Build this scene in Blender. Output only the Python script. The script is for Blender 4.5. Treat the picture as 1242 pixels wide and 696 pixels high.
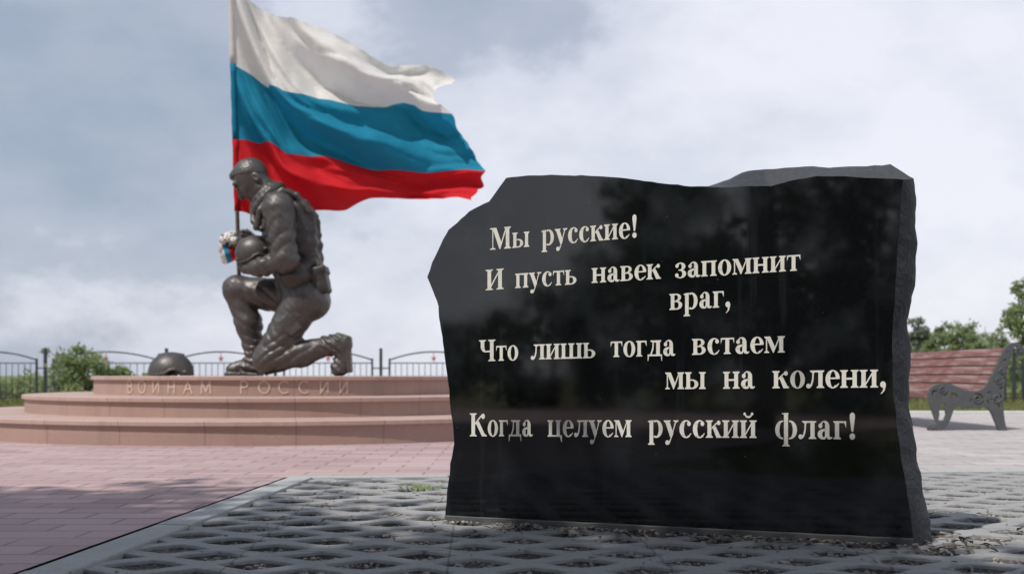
import bpy, bmesh, math, random
import numpy as np
from mathutils import Vector, Matrix, noise as mnoise
R = math.radians
random.seed(7); np.random.seed(7)
for o in list(bpy.data.objects): bpy.data.objects.remove(o)
sc = bpy.context.scene
COL = sc.collection

# ------------------------------------------------------------------ camera
F, CX, HY, H = 1300.0, 621.0, 455.0, 0.5      # focal length (px of 1242), centre column, horizon row, eye height
cam = bpy.data.cameras.new('camera'); camo = bpy.data.objects.new('camera', cam); COL.objects.link(camo)
camo.location = (0, 0, H); camo.rotation_euler = (R(90), 0, 0)
cam.sensor_width = 36; cam.lens = 36*F/1242; cam.shift_y = 107/1242.0
cam.clip_start = 0.05; cam.clip_end = 3000
cam.dof.use_dof = True; cam.dof.focus_distance = 3.45; cam.dof.aperture_fstop = 3.8
sc.camera = camo

# ------------------------------------------------------------------ sky and sun
SUN_EL, SUN_AZ = R(58), R(225)                # from behind and to the left
sunv = Vector((math.sin(SUN_AZ)*math.cos(SUN_EL), math.cos(SUN_AZ)*math.cos(SUN_EL), math.sin(SUN_EL)))
wd = bpy.data.worlds.new('World'); sc.world = wd; wd.use_nodes = True
def build_world():
    nt = wd.node_tree; nt.nodes.clear(); N = nt.nodes; L = nt.links
    out = N.new('ShaderNodeOutputWorld'); mix = N.new('ShaderNodeMixShader')
    b1 = N.new('ShaderNodeBackground'); b2 = N.new('ShaderNodeBackground')
    sky = N.new('ShaderNodeTexSky'); sky.sky_type = 'NISHITA'; sky.sun_disc = False
    sky.sun_elevation = SUN_EL; sky.sun_rotation = SUN_AZ; sky.air_density = 1.2; sky.dust_density = 2.0
    L.new(sky.outputs[0], b1.inputs[0]); b1.inputs[1].default_value = 0.085
    tc = N.new('ShaderNodeTexCoord'); mp = N.new('ShaderNodeMapping'); L.new(tc.outputs['Generated'], mp.inputs[0])
    mp.inputs['Scale'].default_value = (1, 1, 1.75); mp.inputs['Location'].default_value = (1.7, 9.4, 4.2)
    n1 = N.new('ShaderNodeTexNoise'); n1.inputs['Scale'].default_value = 3.3; n1.inputs['Detail'].default_value = 8
    n1.inputs['Roughness'].default_value = .57; n1.inputs['Distortion'].default_value = .08
    L.new(mp.outputs[0], n1.inputs[0])
    sep = N.new('ShaderNodeSeparateXYZ'); L.new(tc.outputs['Generated'], sep.inputs[0])
    mx = N.new('ShaderNodeMath'); mx.operation = 'MULTIPLY_ADD'; fr = N.new('ShaderNodeMath'); fr.operation = 'MULTIPLY'; L.new(sep.outputs[0], fr.inputs[0])
    fy = N.new('ShaderNodeMapRange'); L.new(sep.outputs[1], fy.inputs[0]); fy.inputs[1].default_value = 0; fy.inputs[2].default_value = .7; L.new(fy.outputs[0], fr.inputs[1])
    L.new(fr.outputs[0], mx.inputs[0]); mx.inputs[1].default_value = .30
    L.new(n1.outputs[0], mx.inputs[2])
    mz = N.new('ShaderNodeMath'); mz.operation = 'MULTIPLY_ADD'; L.new(sep.outputs[2], mz.inputs[0]); mz.inputs[1].default_value = -.25
    L.new(mx.outputs[0], mz.inputs[2])
    cr = N.new('ShaderNodeValToRGB'); L.new(mz.outputs[0], cr.inputs[0])
    e = cr.color_ramp.elements
    e[0].position = .20; e[0].color = (.30, .355, .45, 1)
    e[1].position = .63; e[1].color = (.74, .745, .81, 1)
    m = e.new(.375); m.color = (.40, .44, .525, 1)
    m = e.new(.45); m.color = (.575, .60, .685, 1)
    m = e.new(.53); m.color = (.655, .67, .75, 1)
    L.new(cr.outputs[0], b2.inputs[0]); b2.inputs[1].default_value = 1.0
    mix.inputs[0].default_value = .88
    L.new(b1.outputs[0], mix.inputs[1]); L.new(b2.outputs[0], mix.inputs[2]); L.new(mix.outputs[0], out.inputs[0])
build_world()
sl = bpy.data.lights.new('sun', 'SUN'); sl.energy = 3.0; sl.angle = R(.6); sl.color = (1, .95, .88)
so = bpy.data.objects.new('sun', sl); COL.objects.link(so); so.rotation_euler = (-sunv).to_track_quat('-Z', 'Y').to_euler()
sc.view_settings.view_transform = 'Standard'; sc.view_settings.look = 'None'
sc.view_settings.gamma = 1; sc.view_settings.exposure = 0.33; sc.view_settings.use_curve_mapping = False

# ------------------------------------------------------------------ helpers
def W(px, py, Y): return Vector(((px-CX)/F*Y, Y, H+(HY-py)/F*Y))
def link(o, parent=None):
    COL.objects.link(o)
    if parent is not None: o.parent = parent
    return o
def tag(o, label=None, cat=None, group=None, kind=None):
    if label: o['label'] = label
    if cat: o['category'] = cat
    if group: o['group'] = group
    if kind: o['kind'] = kind
    return o
def empty(name, loc, rz=0):
    o = bpy.data.objects.new(name, None); link(o); o.location = loc; o.rotation_euler = (0, 0, rz)
    o.empty_display_size = .2
    return o
def mesh(name, v, f, mats, parent=None, smooth=False, fm=None, origin=None):
    me = bpy.data.meshes.new(name)
    if origin is not None: v = [Vector(p)-Vector(origin) for p in v]
    me.from_pydata([tuple(p) for p in v], [], [tuple(int(i) for i in q) for q in f])
    if not isinstance(mats, (list, tuple)): mats = [mats]
    for m in mats: me.materials.append(m)
    if fm is not None: me.polygons.foreach_set('material_index', fm)
    if smooth: me.polygons.foreach_set('use_smooth', [True]*len(me.polygons))
    me.update()
    o = bpy.data.objects.new(name, me); link(o, parent)
    if origin is not None: o.location = origin
    return o
class MB:
    "collects shapes that become one mesh"
    def __init__(s): s.v = []; s.f = []; s.m = []
    def add(s, v, f, mi=0):
        b = len(s.v); s.v += [Vector(p) for p in v]; s.f += [[i+b for i in q] for q in f]; s.m += [mi]*len(f)
    def box(s, c, d, rot=None, mi=0, bev=0):
        hx, hy, hz = d[0]/2, d[1]/2, d[2]/2
        if bev <= 0:
            p = [Vector((x*hx, y*hy, z*hz)) for x in (-1, 1) for y in (-1, 1) for z in (-1, 1)]
            q = [(0, 1, 3, 2), (4, 6, 7, 5), (0, 4, 5, 1), (2, 3, 7, 6), (0, 2, 6, 4), (1, 5, 7, 3)]
        else:
            bm = bmesh.new(); bmesh.ops.create_cube(bm, size=1)
            for w in bm.verts: w.co = Vector((w.co.x*d[0], w.co.y*d[1], w.co.z*d[2]))
            bmesh.ops.bevel(bm, geom=bm.edges[:], offset=bev, segments=2, affect='EDGES', profile=.6)
            bm.verts.index_update(); p = [w.co.copy() for w in bm.verts]; q = [[w.index for w in f.verts] for f in bm.faces]; bm.free()
        if rot is not None: p = [rot @ a for a in p]
        s.add([a+Vector(c) for a in p], q, mi)
    def tube(s, pts, rad, n=8, mi=0, cap=True, flat=1.0, up=None):
        pts = [Vector(p) for p in pts]; k = len(pts)
        if not hasattr(rad, '__len__'): rad = [rad]*k
        V = []; up = Vector(up) if up is not None else None
        pu = None
        for i in range(k):
            t = (pts[min(i+1, k-1)]-pts[max(i-1, 0)]).normalized()
            if pu is None:
                a = up if up is not None else (Vector((0, 0, 1)) if abs(t.z) < .9 else Vector((1, 0, 0)))
            else: a = pu
            u = (a-t*a.dot(t))
            if u.length < 1e-6: u = t.orthogonal()
            u.normalize(); pu = u; w = t.cross(u)
            for j in range(n):
                an = 2*math.pi*j/n
                V.append(pts[i]+u*(math.cos(an)*rad[i])+w*(math.sin(an)*rad[i]*flat))
        Q = [(i*n+j, i*n+(j+1) % n, (i+1)*n+(j+1) % n, (i+1)*n+j) for i in range(k-1) for j in range(n)]
        if cap: Q.append(tuple(range(n-1, -1, -1))); Q.append(tuple(range((k-1)*n, k*n)))
        s.add(V, Q, mi)
    def build(s, name, mats, parent=None, smooth=False, origin=None):
        return mesh(name, s.v, s.f, mats, parent, smooth, s.m, origin)

# ------------------------------------------------------------------ materials
class MT:
    def __init__(s, name):
        s.m = bpy.data.materials.new(name); s.m.use_nodes = True; s.nt = s.m.node_tree
        s.b = s.nt.nodes['Principled BSDF']; s.out = s.nt.nodes['Material Output']
    def n(s, t, **k):
        x = s.nt.nodes.new('ShaderNode'+t)
        for a, v in k.items():
            if a.startswith('i_'): x.inputs[a[2:].replace('_', ' ')].default_value = v
            else: setattr(x, a, v)
        return x
    def l(s, a, b): s.nt.links.new(a, b)
    def co(s, kind='Object', scale=(1, 1, 1), rot=(0, 0, 0), loc=(0, 0, 0)):
        tc = s.n('TexCoord'); mp = s.n('Mapping'); s.l(tc.outputs[kind], mp.inputs[0])
        mp.inputs['Scale'].default_value = scale; mp.inputs['Rotation'].default_value = rot; mp.inputs['Location'].default_value = loc
        return mp.outputs[0]
    def noise(s, vec, scale, detail=4, rough=.55, dist=0):
        x = s.n('TexNoise'); x.inputs['Scale'].default_value = scale; x.inputs['Detail'].default_value = detail
        x.inputs['Roughness'].default_value = rough; x.inputs['Distortion'].default_value = dist
        if vec is not None: s.l(vec, x.inputs[0])
        return x.outputs[0]
    def ramp(s, fac, stops):
        x = s.n('ValToRGB'); e = x.color_ramp.elements
        while len(e) < len(stops): e.new(.5)
        for i, (p, c) in enumerate(stops):
            e[i].position = p; e[i].color = (*c, 1) if hasattr(c, '__len__') else (c, c, c, 1)
        s.l(fac, x.inputs[0]); return x.outputs[0]
    def mix(s, fac, a, b, mode='MIX'):
        x = s.n('Mix', data_type='RGBA', blend_type=mode)
        for i, v in ((0, fac), (6, a), (7, b)):
            if hasattr(v, 'is_output'): s.l(v, x.inputs[i])
            elif i == 0: x.inputs[0].default_value = v
            else: x.inputs[i].default_value = (*v, 1)
        return x.outputs[2]
    def bump(s, h, strength=.3, dist=.01, normal=None):
        x = s.n('Bump'); x.inputs['Strength'].default_value = strength; x.inputs['Distance'].default_value = dist
        s.l(h, x.inputs['Height'])
        if normal is not None: s.l(normal, x.inputs['Normal'])
        s.l(x.outputs[0], s.b.inputs['Normal']); return x.outputs[0]
    def base(s, c, rough=.6, metal=0, spec=.5):
        if hasattr(c, 'is_output'): s.l(c, s.b.inputs['Base Color'])
        else: s.b.inputs['Base Color'].default_value = (*c, 1)
        if hasattr(rough, 'is_output'): s.l(rough, s.b.inputs['Roughness'])
        else: s.b.inputs['Roughness'].default_value = rough
        s.b.inputs['Metallic'].default_value = metal
        s.b.inputs['Specular IOR Level'].default_value = spec
        return s
M = {}
def mats():
    # polished black granite
    t = MT('polished_granite'); v = t.co()
    sp = t.noise(v, 260, 2); cl = t.noise(v, 5, 5, .6)
    streak = t.noise(t.co(scale=(14, 14, 1.0)), 1.6, 4, .6)
    dust_reflection = t.ramp(cl, [(.50, 0), (.72, 1)]); st = t.ramp(streak, [(.60, 0), (.78, 1)])
    both = t.n('Math', operation='MAXIMUM'); t.l(dust_reflection, both.inputs[0]); t.l(st, both.inputs[1])
    c = t.mix(t.ramp(sp, [(.55, 0), (.75, 1)]), (.005, .006, .007), (.014, .015, .017))
    fac = t.n('Math', operation='MULTIPLY'); t.l(both.outputs[0], fac.inputs[0]); fac.inputs[1].default_value = .34
    spots = t.n('TexVoronoi'); t.l(v, spots.inputs[0]); spots.inputs['Scale'].default_value = 22
    spk = t.ramp(spots.outputs['Distance'], [(.035, 1), (.07, 0)])
    f2 = t.n('Math', operation='MULTIPLY'); t.l(spk, f2.inputs[0]); t.l(t.ramp(t.noise(v, 9, 2), [(.5, 0), (.62, .5)]), f2.inputs[1])
    c = t.mix(fac.outputs[0], c, (.045, .053, .061)); c = t.mix(f2.outputs[0], c, (.12, .13, .13))  # dust tone, lightened to also paint the stone's blue-grey mottled reflections
    t.base(c, t.ramp(cl, [(.3, .025), (.75, .085)]), 0, .70); M['polish'] = t.m
    t = MT('chipped_granite'); v = t.co(); n = t.noise(v, 20, 6); t.base(t.mix(n, (.008, .009, .010), (.022, .024, .026)), .45); t.bump(n, .4, .02); M['chip'] = t.m
    # broken granite edge
    t = MT('rough_granite'); v = t.co()
    n = t.noise(v, 9, 8, .65); n2 = t.noise(v, 70, 5)
    c = t.mix(n, (.020, .023, .028), (.056, .060, .068)); c = t.mix(t.ramp(n2, [(.5, 0), (.7, .5)]), c, (.085, .09, .095))
    t.base(c, .8); t.bump(n2, .6, .008); M['rough'] = t.m
    t = MT('unpolished_band'); v = t.co(); n = t.noise(v, 14, 6); n2 = t.noise(v, 120, 3)
    t.base(t.mix(n, (.055, .058, .062), (.13, .13, .128)), .75); t.bump(n2, .5, .004); M['band'] = t.m
    t = MT('letter_paint'); v = t.co(); n = t.noise(v, 30, 5)
    t.base(t.mix(t.ramp(n, [(.35, 0), (.7, 1)]), (.90, .87, .79), (.78, .75, .67)), .5); M['letter'] = t.m
    # bronze
    t = MT('bronze'); v = t.co('Object'); n = t.noise(v, 6, 6, .6); n2 = t.noise(v, 45, 4)
    c = t.mix(n, (.062, .057, .055), (.120, .110, .105)); c = t.mix(t.ramp(n2, [(.5, 0), (.75, .5)]), c, (.165, .155, .15))
    t.base(c, t.ramp(n, [(.3, .38), (.7, .54)]), .5); t.bump(n2, .25, .01); M['bronze'] = t.m
    t = MT('bronze_dark'); v = t.co('Object'); n = t.noise(v, 8, 6, .6); n2 = t.noise(v, 60, 4)
    t.base(t.mix(n, (.040, .037, .037), (.085, .078, .075)), .5, .5); t.bump(n2, .4, .012); M['bronze2'] = t.m
    # pink granite
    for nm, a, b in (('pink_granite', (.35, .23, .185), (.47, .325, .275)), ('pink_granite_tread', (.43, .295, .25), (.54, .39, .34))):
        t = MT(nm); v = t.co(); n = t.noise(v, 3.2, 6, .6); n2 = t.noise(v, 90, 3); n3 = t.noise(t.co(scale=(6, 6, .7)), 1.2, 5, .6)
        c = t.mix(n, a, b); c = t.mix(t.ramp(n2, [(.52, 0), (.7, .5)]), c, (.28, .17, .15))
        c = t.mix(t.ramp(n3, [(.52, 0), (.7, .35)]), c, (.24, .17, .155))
        xyz = t.n('SeparateXYZ'); t.l(v, xyz.inputs[0]); at2 = t.n('Math', operation='ARCTAN2'); t.l(xyz.outputs[0], at2.inputs[0]); t.l(xyz.outputs[1], at2.inputs[1])
        tz = t.n('Math', operation='MULTIPLY_ADD'); t.l(xyz.outputs[2], tz.inputs[0]); tz.inputs[1].default_value = 6.2; zf = t.n('Math', operation='FLOOR'); t.l(tz.outputs[0], zf.inputs[0])
        an = t.n('Math', operation='MULTIPLY_ADD'); t.l(at2.outputs[0], an.inputs[0]); an.inputs[1].default_value = 30/6.2832; t.l(zf.outputs[0], an.inputs[2])
        fl = t.n('Math', operation='FLOOR'); t.l(an.outputs[0], fl.inputs[0]); cm = t.n('CombineXYZ'); t.l(fl.outputs[0], cm.inputs[0]); t.l(zf.outputs[0], cm.inputs[1])
        wn = t.n('TexWhiteNoise', noise_dimensions='3D'); t.l(cm.outputs[0], wn.inputs[0])
        c = t.mix(t.ramp(wn.outputs['Value'], [(0, 0), (1, .38)]), c, (.30, .20, .18))
        pp = t.n('Math', operation='PINGPONG'); t.l(an.outputs[0], pp.inputs[0]); pp.inputs[1].default_value = .5
        c = t.mix(t.ramp(pp.outputs[0], [(.004, .55), (.010, 0)]), c, (.17, .115, .10))
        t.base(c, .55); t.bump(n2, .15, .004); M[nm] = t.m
    t = MT('slab_joint'); t.base((.25, .165, .145), .9); M['joint'] = t.m
    t = MT('inscription'); t.base((.62, .465, .375), .7); M['inscr'] = t.m
    # red paving
    t = MT('red_paving'); v = t.co('Object')
    wv = t.noise(v, 1.2, 3); 
    br = t.n('TexBrick', offset=.5, squash=1.0); t.l(v, br.inputs[0])
    br.inputs['Scale'].default_value = 1; br.inputs['Brick Width'].default_value = .30; br.inputs['Row Height'].default_value = .15
    br.inputs['Mortar Size'].default_value = .006; br.inputs['Mortar Smooth'].default_value = .1; br.inputs['Bias'].default_value = 0
    br.inputs['Color1'].default_value = (.335, .225, .225, 1); br.inputs['Color2'].default_value = (.46, .325, .325, 1); br.inputs['Mortar'].default_value = (.165, .12, .12, 1)
    n = t.noise(v, 1.1, 6, .65); n2 = t.noise(v, 40, 4)
    c = t.mix(t.ramp(n, [(.4, 0), (.7, .55)]), br.outputs[0], (.48, .365, .365)); c = t.mix(t.ramp(n2, [(.45, 0), (.75, .35)]), c, (.32, .235, .235))
    t.base(c, .75)
    inv = t.n('Math', operation='SUBTRACT'); inv.inputs[0].default_value = 1; t.l(br.outputs['Fac'], inv.inputs[1])
    b1 = t.bump(n2, .15, .004)
    t.bump(inv.outputs[0], .9, .008, b1); M['red'] = t.m
    # grey paving
    t = MT('grey_paving'); v = t.co('Object')
    br = t.n('TexBrick', offset=.5); t.l(v, br.inputs[0]); br.inputs['Scale'].default_value = 1
    br.inputs['Brick Width'].default_value = .4; br.inputs['Row Height'].default_value = .2; br.inputs['Mortar Size'].default_value = .01
    br.inputs['Color1'].default_value = (.40, .37, .36, 1); br.inputs['Color2'].default_value = (.50, .46, .455, 1); br.inputs['Mortar'].default_value = (.25, .23, .225, 1)
    n = t.noise(t.co('Object', scale=(1, 2.4, 1)), 1.6, 6, .7); n2 = t.noise(v, 26, 5, .7)
    c = t.mix(t.ramp(n, [(.45, 0), (.65, .6)]), br.outputs[0], (.56, .53, .52)); c = t.mix(t.ramp(n2, [(.52, 0), (.68, .6)]), c, (.26, .235, .23))
    t.base(c, .85); t.bump(n2, .7, .03); M['grey'] = t.m
    # concrete lattice pavers
    t = MT('lattice_concrete'); v = t.co('Object'); n = t.noise(v, 2.4, 6, .6); n2 = t.noise(v, 55, 5, .7); n3 = t.noise(v, 14, 4)
    c = t.mix(n, (.235, .24, .245), (.36, .36, .36)); c = t.mix(t.ramp(n2, [(.48, 0), (.72, .6)]), c, (.19, .19, .19))
    br = t.n('TexBrick', offset=0.0); t.l(t.co('Object', rot=(0, 0, R(-2)), loc=(.07, .05, 0)), br.inputs[0]); br.inputs['Scale'].default_value = 1
    br.inputs['Brick Width'].default_value = .58; br.inputs['Row Height'].default_value = .39; br.inputs['Mortar Size'].default_value = .004
    c = t.mix(t.ramp(br.outputs['Fac'], [(.2, 0), (.8, .5)]), c, (.07, .065, .06))
    c = t.mix(t.ramp(n3, [(.52, 0), (.70, .45)]), c, (.16, .155, .15))
    t.base(c, .85); t.bump(n2, .5, .006); M['lattice'] = t.m
    t = MT('kerb_concrete'); v = t.co('Object'); n = t.noise(v, 3, 6, .65); n2 = t.noise(v, 50, 4)
    c = t.mix(n, (.30, .31, .315), (.44, .44, .435)); c = t.mix(t.ramp(n2, [(.5, 0), (.75, .5)]), c, (.22, .22, .22))
    t.base(c, .85); t.bump(n2, .4, .004); M['kerb'] = t.m
    t = MT('white_kerb'); v = t.co('Object'); n = t.noise(v, 6, 5)
    t.base(t.mix(n, (.62, .62, .61), (.82, .82, .80)), .7); M['wkerb'] = t.m
    t = MT('dirt_joint'); v = t.co('Object'); n = t.noise(v, 30, 5); t.base(t.mix(n, (.05, .045, .045), (.13, .115, .105)), .95); t.bump(n, .8, .02); M['dirt'] = t.m
    t = MT('soil'); v = t.co('Object'); n = t.noise(v, 5, 5, .7); n2 = t.noise(v, 70, 4); c = t.mix(t.ramp(n, [(.35, 0), (.65, 1)]), (.04, .037, .035), (.12, .112, .105)); t.base(t.mix(t.ramp(n2, [(.5, 0), (.7, .6)]), c, (.27, .255, .24)), .95); t.bump(n2, .8, .01); M['soil'] = t.m
    t = MT('field'); v = t.co('Object'); n = t.noise(v, .5, 7, .65); n2 = t.noise(v, 9, 5, .7)
    c = t.mix(t.ramp(n, [(.35, 0), (.65, 1)]), (.12, .15, .045), (.24, .215, .085)); c = t.mix(t.ramp(n2, [(.4, 0), (.7, .7)]), c, (.085, .11, .03))
    t.base(c, .95, 0, .2); t.bump(n2, 1, .05); M['field'] = t.m
    # leaves
    def leaf(nm, a, b, c3, tr=.35):
        t = MT(nm); v = t.co('Object'); n = t.noise(v, 3.0, 3); n2 = t.noise(v, 40, 2)
        c = t.mix(t.ramp(n, [(.35, 0), (.65, 1)]), a, b); c = t.mix(t.ramp(n2, [(.5, 0), (.7, .8)]), c, c3)
        t.base(c, .55, 0, .35)
        tl = t.n('BsdfTranslucent'); t.l(c, tl.inputs[0]); mx = t.n('MixShader'); mx.inputs[0].default_value = tr
        t.l(t.b.outputs[0], mx.inputs[1]); t.l(tl.outputs[0], mx.inputs[2]); t.l(mx.outputs[0], t.out.inputs[0]); return t.m
    M['leaf_dark'] = leaf('leaf_dark', (.035, .06, .018), (.06, .095, .03), (.075, .11, .035))
    M['leaf_light'] = leaf('leaf_light', (.23, .295, .135), (.32, .385, .19), (.40, .45, .26), .5)
    M['leaf_mid'] = leaf('leaf_mid', (.19, .245, .13), (.27, .33, .18), (.33, .385, .225), .5)
    M['leaf_grey'] = leaf('leaf_grey', (.20, .235, .175), (.27, .30, .235), (.32, .345, .285), .5)
    M['blade'] = leaf('grass_blade', (.13, .17, .05), (.24, .23, .09), (.30, .27, .13))
    t = MT('bark'); v = t.co('Object', scale=(1, 1, .25)); n = t.noise(v, 12, 6); t.base(t.mix(n, (.045, .036, .028), (.13, .105, .08)), .9); t.bump(n, .9, .03); M['bark'] = t.m
    t = MT('fence_iron'); v = t.co('Object'); n = t.noise(v, 8, 4); t.base(t.mix(n, (.018, .022, .028), (.05, .055, .062)), .55); M['iron'] = t.m
    t = MT('star_red'); t.base((.52, .15, .13), .6); M['star'] = t.m
    t = MT('bench_iron'); v = t.co('Object'); n = t.noise(v, 9, 6, .65); n2 = t.noise(v, 50, 3)
    t.base(t.mix(n, (.045, .048, .053), (.125, .13, .138)), .6, .1); t.bump(n2, .35, .006); M['biron'] = t.m
    for nm, a, b in (('slat_paint', (.15, .055, .046), (.23, .095, .082)),):
        t = MT(nm); v = t.co('Object', scale=(7, .9, 7)); n = t.noise(v, 2.4, 7, .7); n2 = t.noise(t.co('Object', scale=(30, 2, 30)), 1.5, 4)
        c = t.mix(n2, a, b); c = t.mix(t.ramp(n, [(.46, 0), (.60, .85)]), c, (.34, .245, .225))
        t.base(c, .6); M['slat'] = t.m
    # flag cloth
    for k, c in (('flag_white', (.91, .88, .86)), ('flag_blue', (.022, .28, .45)), ('flag_red', (.70, .025, .035))):
        t = MT(k); v = t.co('Object'); n = t.noise(v, 7, 4); n2 = t.noise(v, 160, 2)
        cc = t.mix(t.ramp(n, [(.3, 0), (.8, .5)]), c, tuple(min(1, x*.8) for x in c))
        cr = t.noise(t.co('Object', rot=(0, R(35), 0), scale=(1, 1, 3)), 9, 5, .6); t.base(cc, .8, 0, .15); t.bump(cr, .22, .03)
        tl = t.n('BsdfTranslucent'); t.l(cc, tl.inputs[0]); mx = t.n('MixShader'); mx.inputs[0].default_value = .40
        t.l(t.b.outputs[0], mx.inputs[1]); t.l(tl.outputs[0], mx.inputs[2]); t.l(mx.outputs[0], t.out.inputs[0]); M[k] = t.m
    t = MT('pole_metal'); v = t.co('Object'); n = t.noise(v, 12, 3); t.base(t.mix(n, (.20, .17, .16), (.33, .29, .27)), .4, .5); M['pole'] = t.m
    t = MT('petal'); v = t.co('Object'); n = t.noise(v, 60, 3); t.base(t.mix(n, (.82, .82, .76), (.70, .72, .62)), .7); M['petal'] = t.m
    t = MT('petal_pink'); t.base((.78, .62, .66), .7); M['petal2'] = t.m
    t = MT('gravel'); v = t.co('Object'); n = t.noise(v, 9, 4, .7); t.base(t.ramp(n, [(.3, (.10, .095, .09)), (.5, (.26, .24, .225)), (.7, (.44, .41, .38))]), .85); M['gravel'] = t.m
    t = MT('dry_leaf'); v = t.co('Object'); n = t.noise(v, 12, 3); t.base(t.ramp(n, [(.35, (.09, .07, .06)), (.55, (.20, .165, .14)), (.7, (.34, .30, .26))]), .8); M['litter'] = t.m
def MR(t, val, a, b):
    x = t.n('MapRange'); t.l(val, x.inputs[0]); x.inputs[1].default_value = a; x.inputs[2].default_value = b; return x.outputs[0]
mats()

# ------------------------------------------------------------------ ground and paving
def sheet(name, pts, z, mat, kind='structure'):
    o = mesh(name, [(x, y, z) for x, y in pts], [list(range(len(pts)))], mat); tag(o, kind=kind); return o
def ground():
    # grassy land falling away to the horizon
    n = 72; V = [(0, 8, -.03)]; Fc = []
    rad = [14, 22, 32, 46, 70, 120, 260, 700, 1600]
    for ri, r in enumerate(rad):
        for j in range(n):
            a = 2*math.pi*j/n; x, y = r*math.cos(a), 8+r*math.sin(a)
            z = -.03 + (0 if r < 40 else -.10*min(1, (r-40)/60)) + (.07*mnoise.noise((x*.15, y*.15, 0)) if 20 < r < 300 else 0)-(.03 if r > 20 else 0)
            V.append((x, y, z))
    for j in range(n): Fc.append((0, 1+j, 1+(j+1) % n))
    for i in range(len(rad)-1):
        for j in range(n):
            a = 1+i*n; Fc.append((a+j, a+n+j, a+n+(j+1) % n, a+(j+1) % n))
    tag(mesh('ground', V, Fc, M['field'], smooth=True), kind='structure')
# paving: the lattice square, its concrete border, red bricks round the platform, grey pavers under the bench
LX0, LX1 = -1.105, 4.4
def stripx(y): return -1.227+(y-2.70)*.058           # left edge of the border strip
def fary(x): return 5.16+(x+1.087)*.10
ground()
sheet('pavement', [(-9, -8), (stripx(-8)-.035, -8), (stripx(5.26)-.035, 5.26), (1.5, fary(1.5)+.14), (1.5, 13.6), (-9, 13.6)], .0, M['red'])
sheet('path', [(1.5, fary(1.5)+.14), (9.5, fary(9.5)+.14), (9.5, 13.8), (1.5, 13.8)], .001, M['grey'])
sheet('earth', [(stripx(-8)-.06, -8), (9.5, -8), (9.5, fary(9.5)+.15), (stripx(5.2)-.06, fary(stripx(5.2)-.02)+.15)], -.045, M['dirt'])
HOLES = []
def paving_lattice():
    P, Q, N = .29, .13, 36; th = R(2.0); c0, s0 = math.cos(th), math.sin(th); rng = random.Random(3)
    V = []; Fc = []; fm = []
    def wz(x, y): return .004*mnoise.noise((x*1.7, y*1.7, 3))+.0015*mnoise.noise((x*8, y*8, 5))
    def put(x, y, z):
        X, Y = x*c0-y*s0, x*s0+y*c0
        Y = min(Y, fary(X)+.012); X = max(X, stripx(Y)+.105)
        V.append((X, Y, z+wz(X, Y)))
    for j in range(8, 50):
        for i in range(-6, 16):
            cx, cy = (i+.5*(j % 2))*P, j*Q
            X, Y = cx*c0-cy*s0, cx*s0+cy*c0
            if not (stripx(Y)-.10 < X < 3.9 and 1.3 < Y < fary(X)+.15): continue
            real = X > stripx(Y)+.03 and Y < fary(X)+.05
            b = len(V); a, h = .104*rng.uniform(.93, 1.06), .075*rng.uniform(.95, 1.05); ph = rng.uniform(0, 6)
            ring = []
            for k in range(N):
                t = 2*math.pi*k/N; ct, st = math.cos(t), math.sin(t)
                ro = 1/(abs(ct)/(P/2)+abs(st)/Q)                                   # the tile's edge
                rh = 1/((abs(ct)/a)**1.18+(abs(st)/h)**1.18)**(1/1.18)*(1+.025*math.sin(3*t+ph)+.02*math.sin(7*t+2*ph))
                ring.append((ct, st, ro, rh))
            if not real:
                for ct, st, ro, rh in ring: put(cx+ct*ro, cy+st*ro, 0)
                Fc.append(list(range(b, b+N))); fm.append(0); continue
            dp = rng.uniform(.011, .021) 
            if X > stripx(Y)+.26 and Y < fary(X)-.1: HOLES.append((X, Y, a, h, dp))
            for (f, z) in ((0, 0), (1, 0), (2, -.0025), (3, -.009), (4, -dp), (5, -dp-.004)):
                for ct, st, ro, rh in ring:
                    q = ro if f == 0 else rh*(1.05, 1.0, .965, .90, .5)[f-1]
                    put(cx+ct*q, cy+st*q, z+(rng.uniform(-.003, .003) if f >= 4 else 0))
            put(cx, cy, -dp-.003)
            for f in range(5):
                for k in range(N):
                    k2 = (k+1) % N; Fc.append((b+f*N+k, b+f*N+k2, b+(f+1)*N+k2, b+(f+1)*N+k)); fm.append(0 if f < 3 else 1)
            for k in range(N): Fc.append((b+5*N+k, b+5*N+(k+1) % N, b+6*N)); fm.append(1)
    o = mesh('pavement', V, Fc, [M['lattice'], M['soil']], fm=fm); tag(o, kind='structure')
paving_lattice()
def kerb(name, line, w, hgt, mat):
    mb = MB()
    for (a, b) in line:
        a, b = Vector((*a, 0)), Vector((*b, 0)); t = (b-a).normalized(); L = (b-a).length
        n = max(1, int(round(L/.8))); rot = Matrix.Rotation(math.atan2(t.y, t.x), 3, 'Z')
        for i in range(n):
            c = a+t*(L*(i+.5)/n); c.z = hgt/2-.05+random.uniform(-.0015, .0015)
            mb.box(c, (L/n-.006, w, hgt+.1), rot, bev=.006)
    o = mb.build(name, mat); tag(o, kind='structure'); return o
kerb('kerb', [((stripx(.2)+.06, .2), (stripx(5.2)+.06, 5.2))], .115, .010, M['kerb'])
kerb('kerb', [((stripx(5.2)+.0, fary(-1.0)+.055), (4.3, fary(4.3)+.055))], .115, .008, M['kerb'])
kerb('kerb', [((1.4, 13.9), (16, 14.1))], .13, .035, M['wkerb'])

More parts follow.
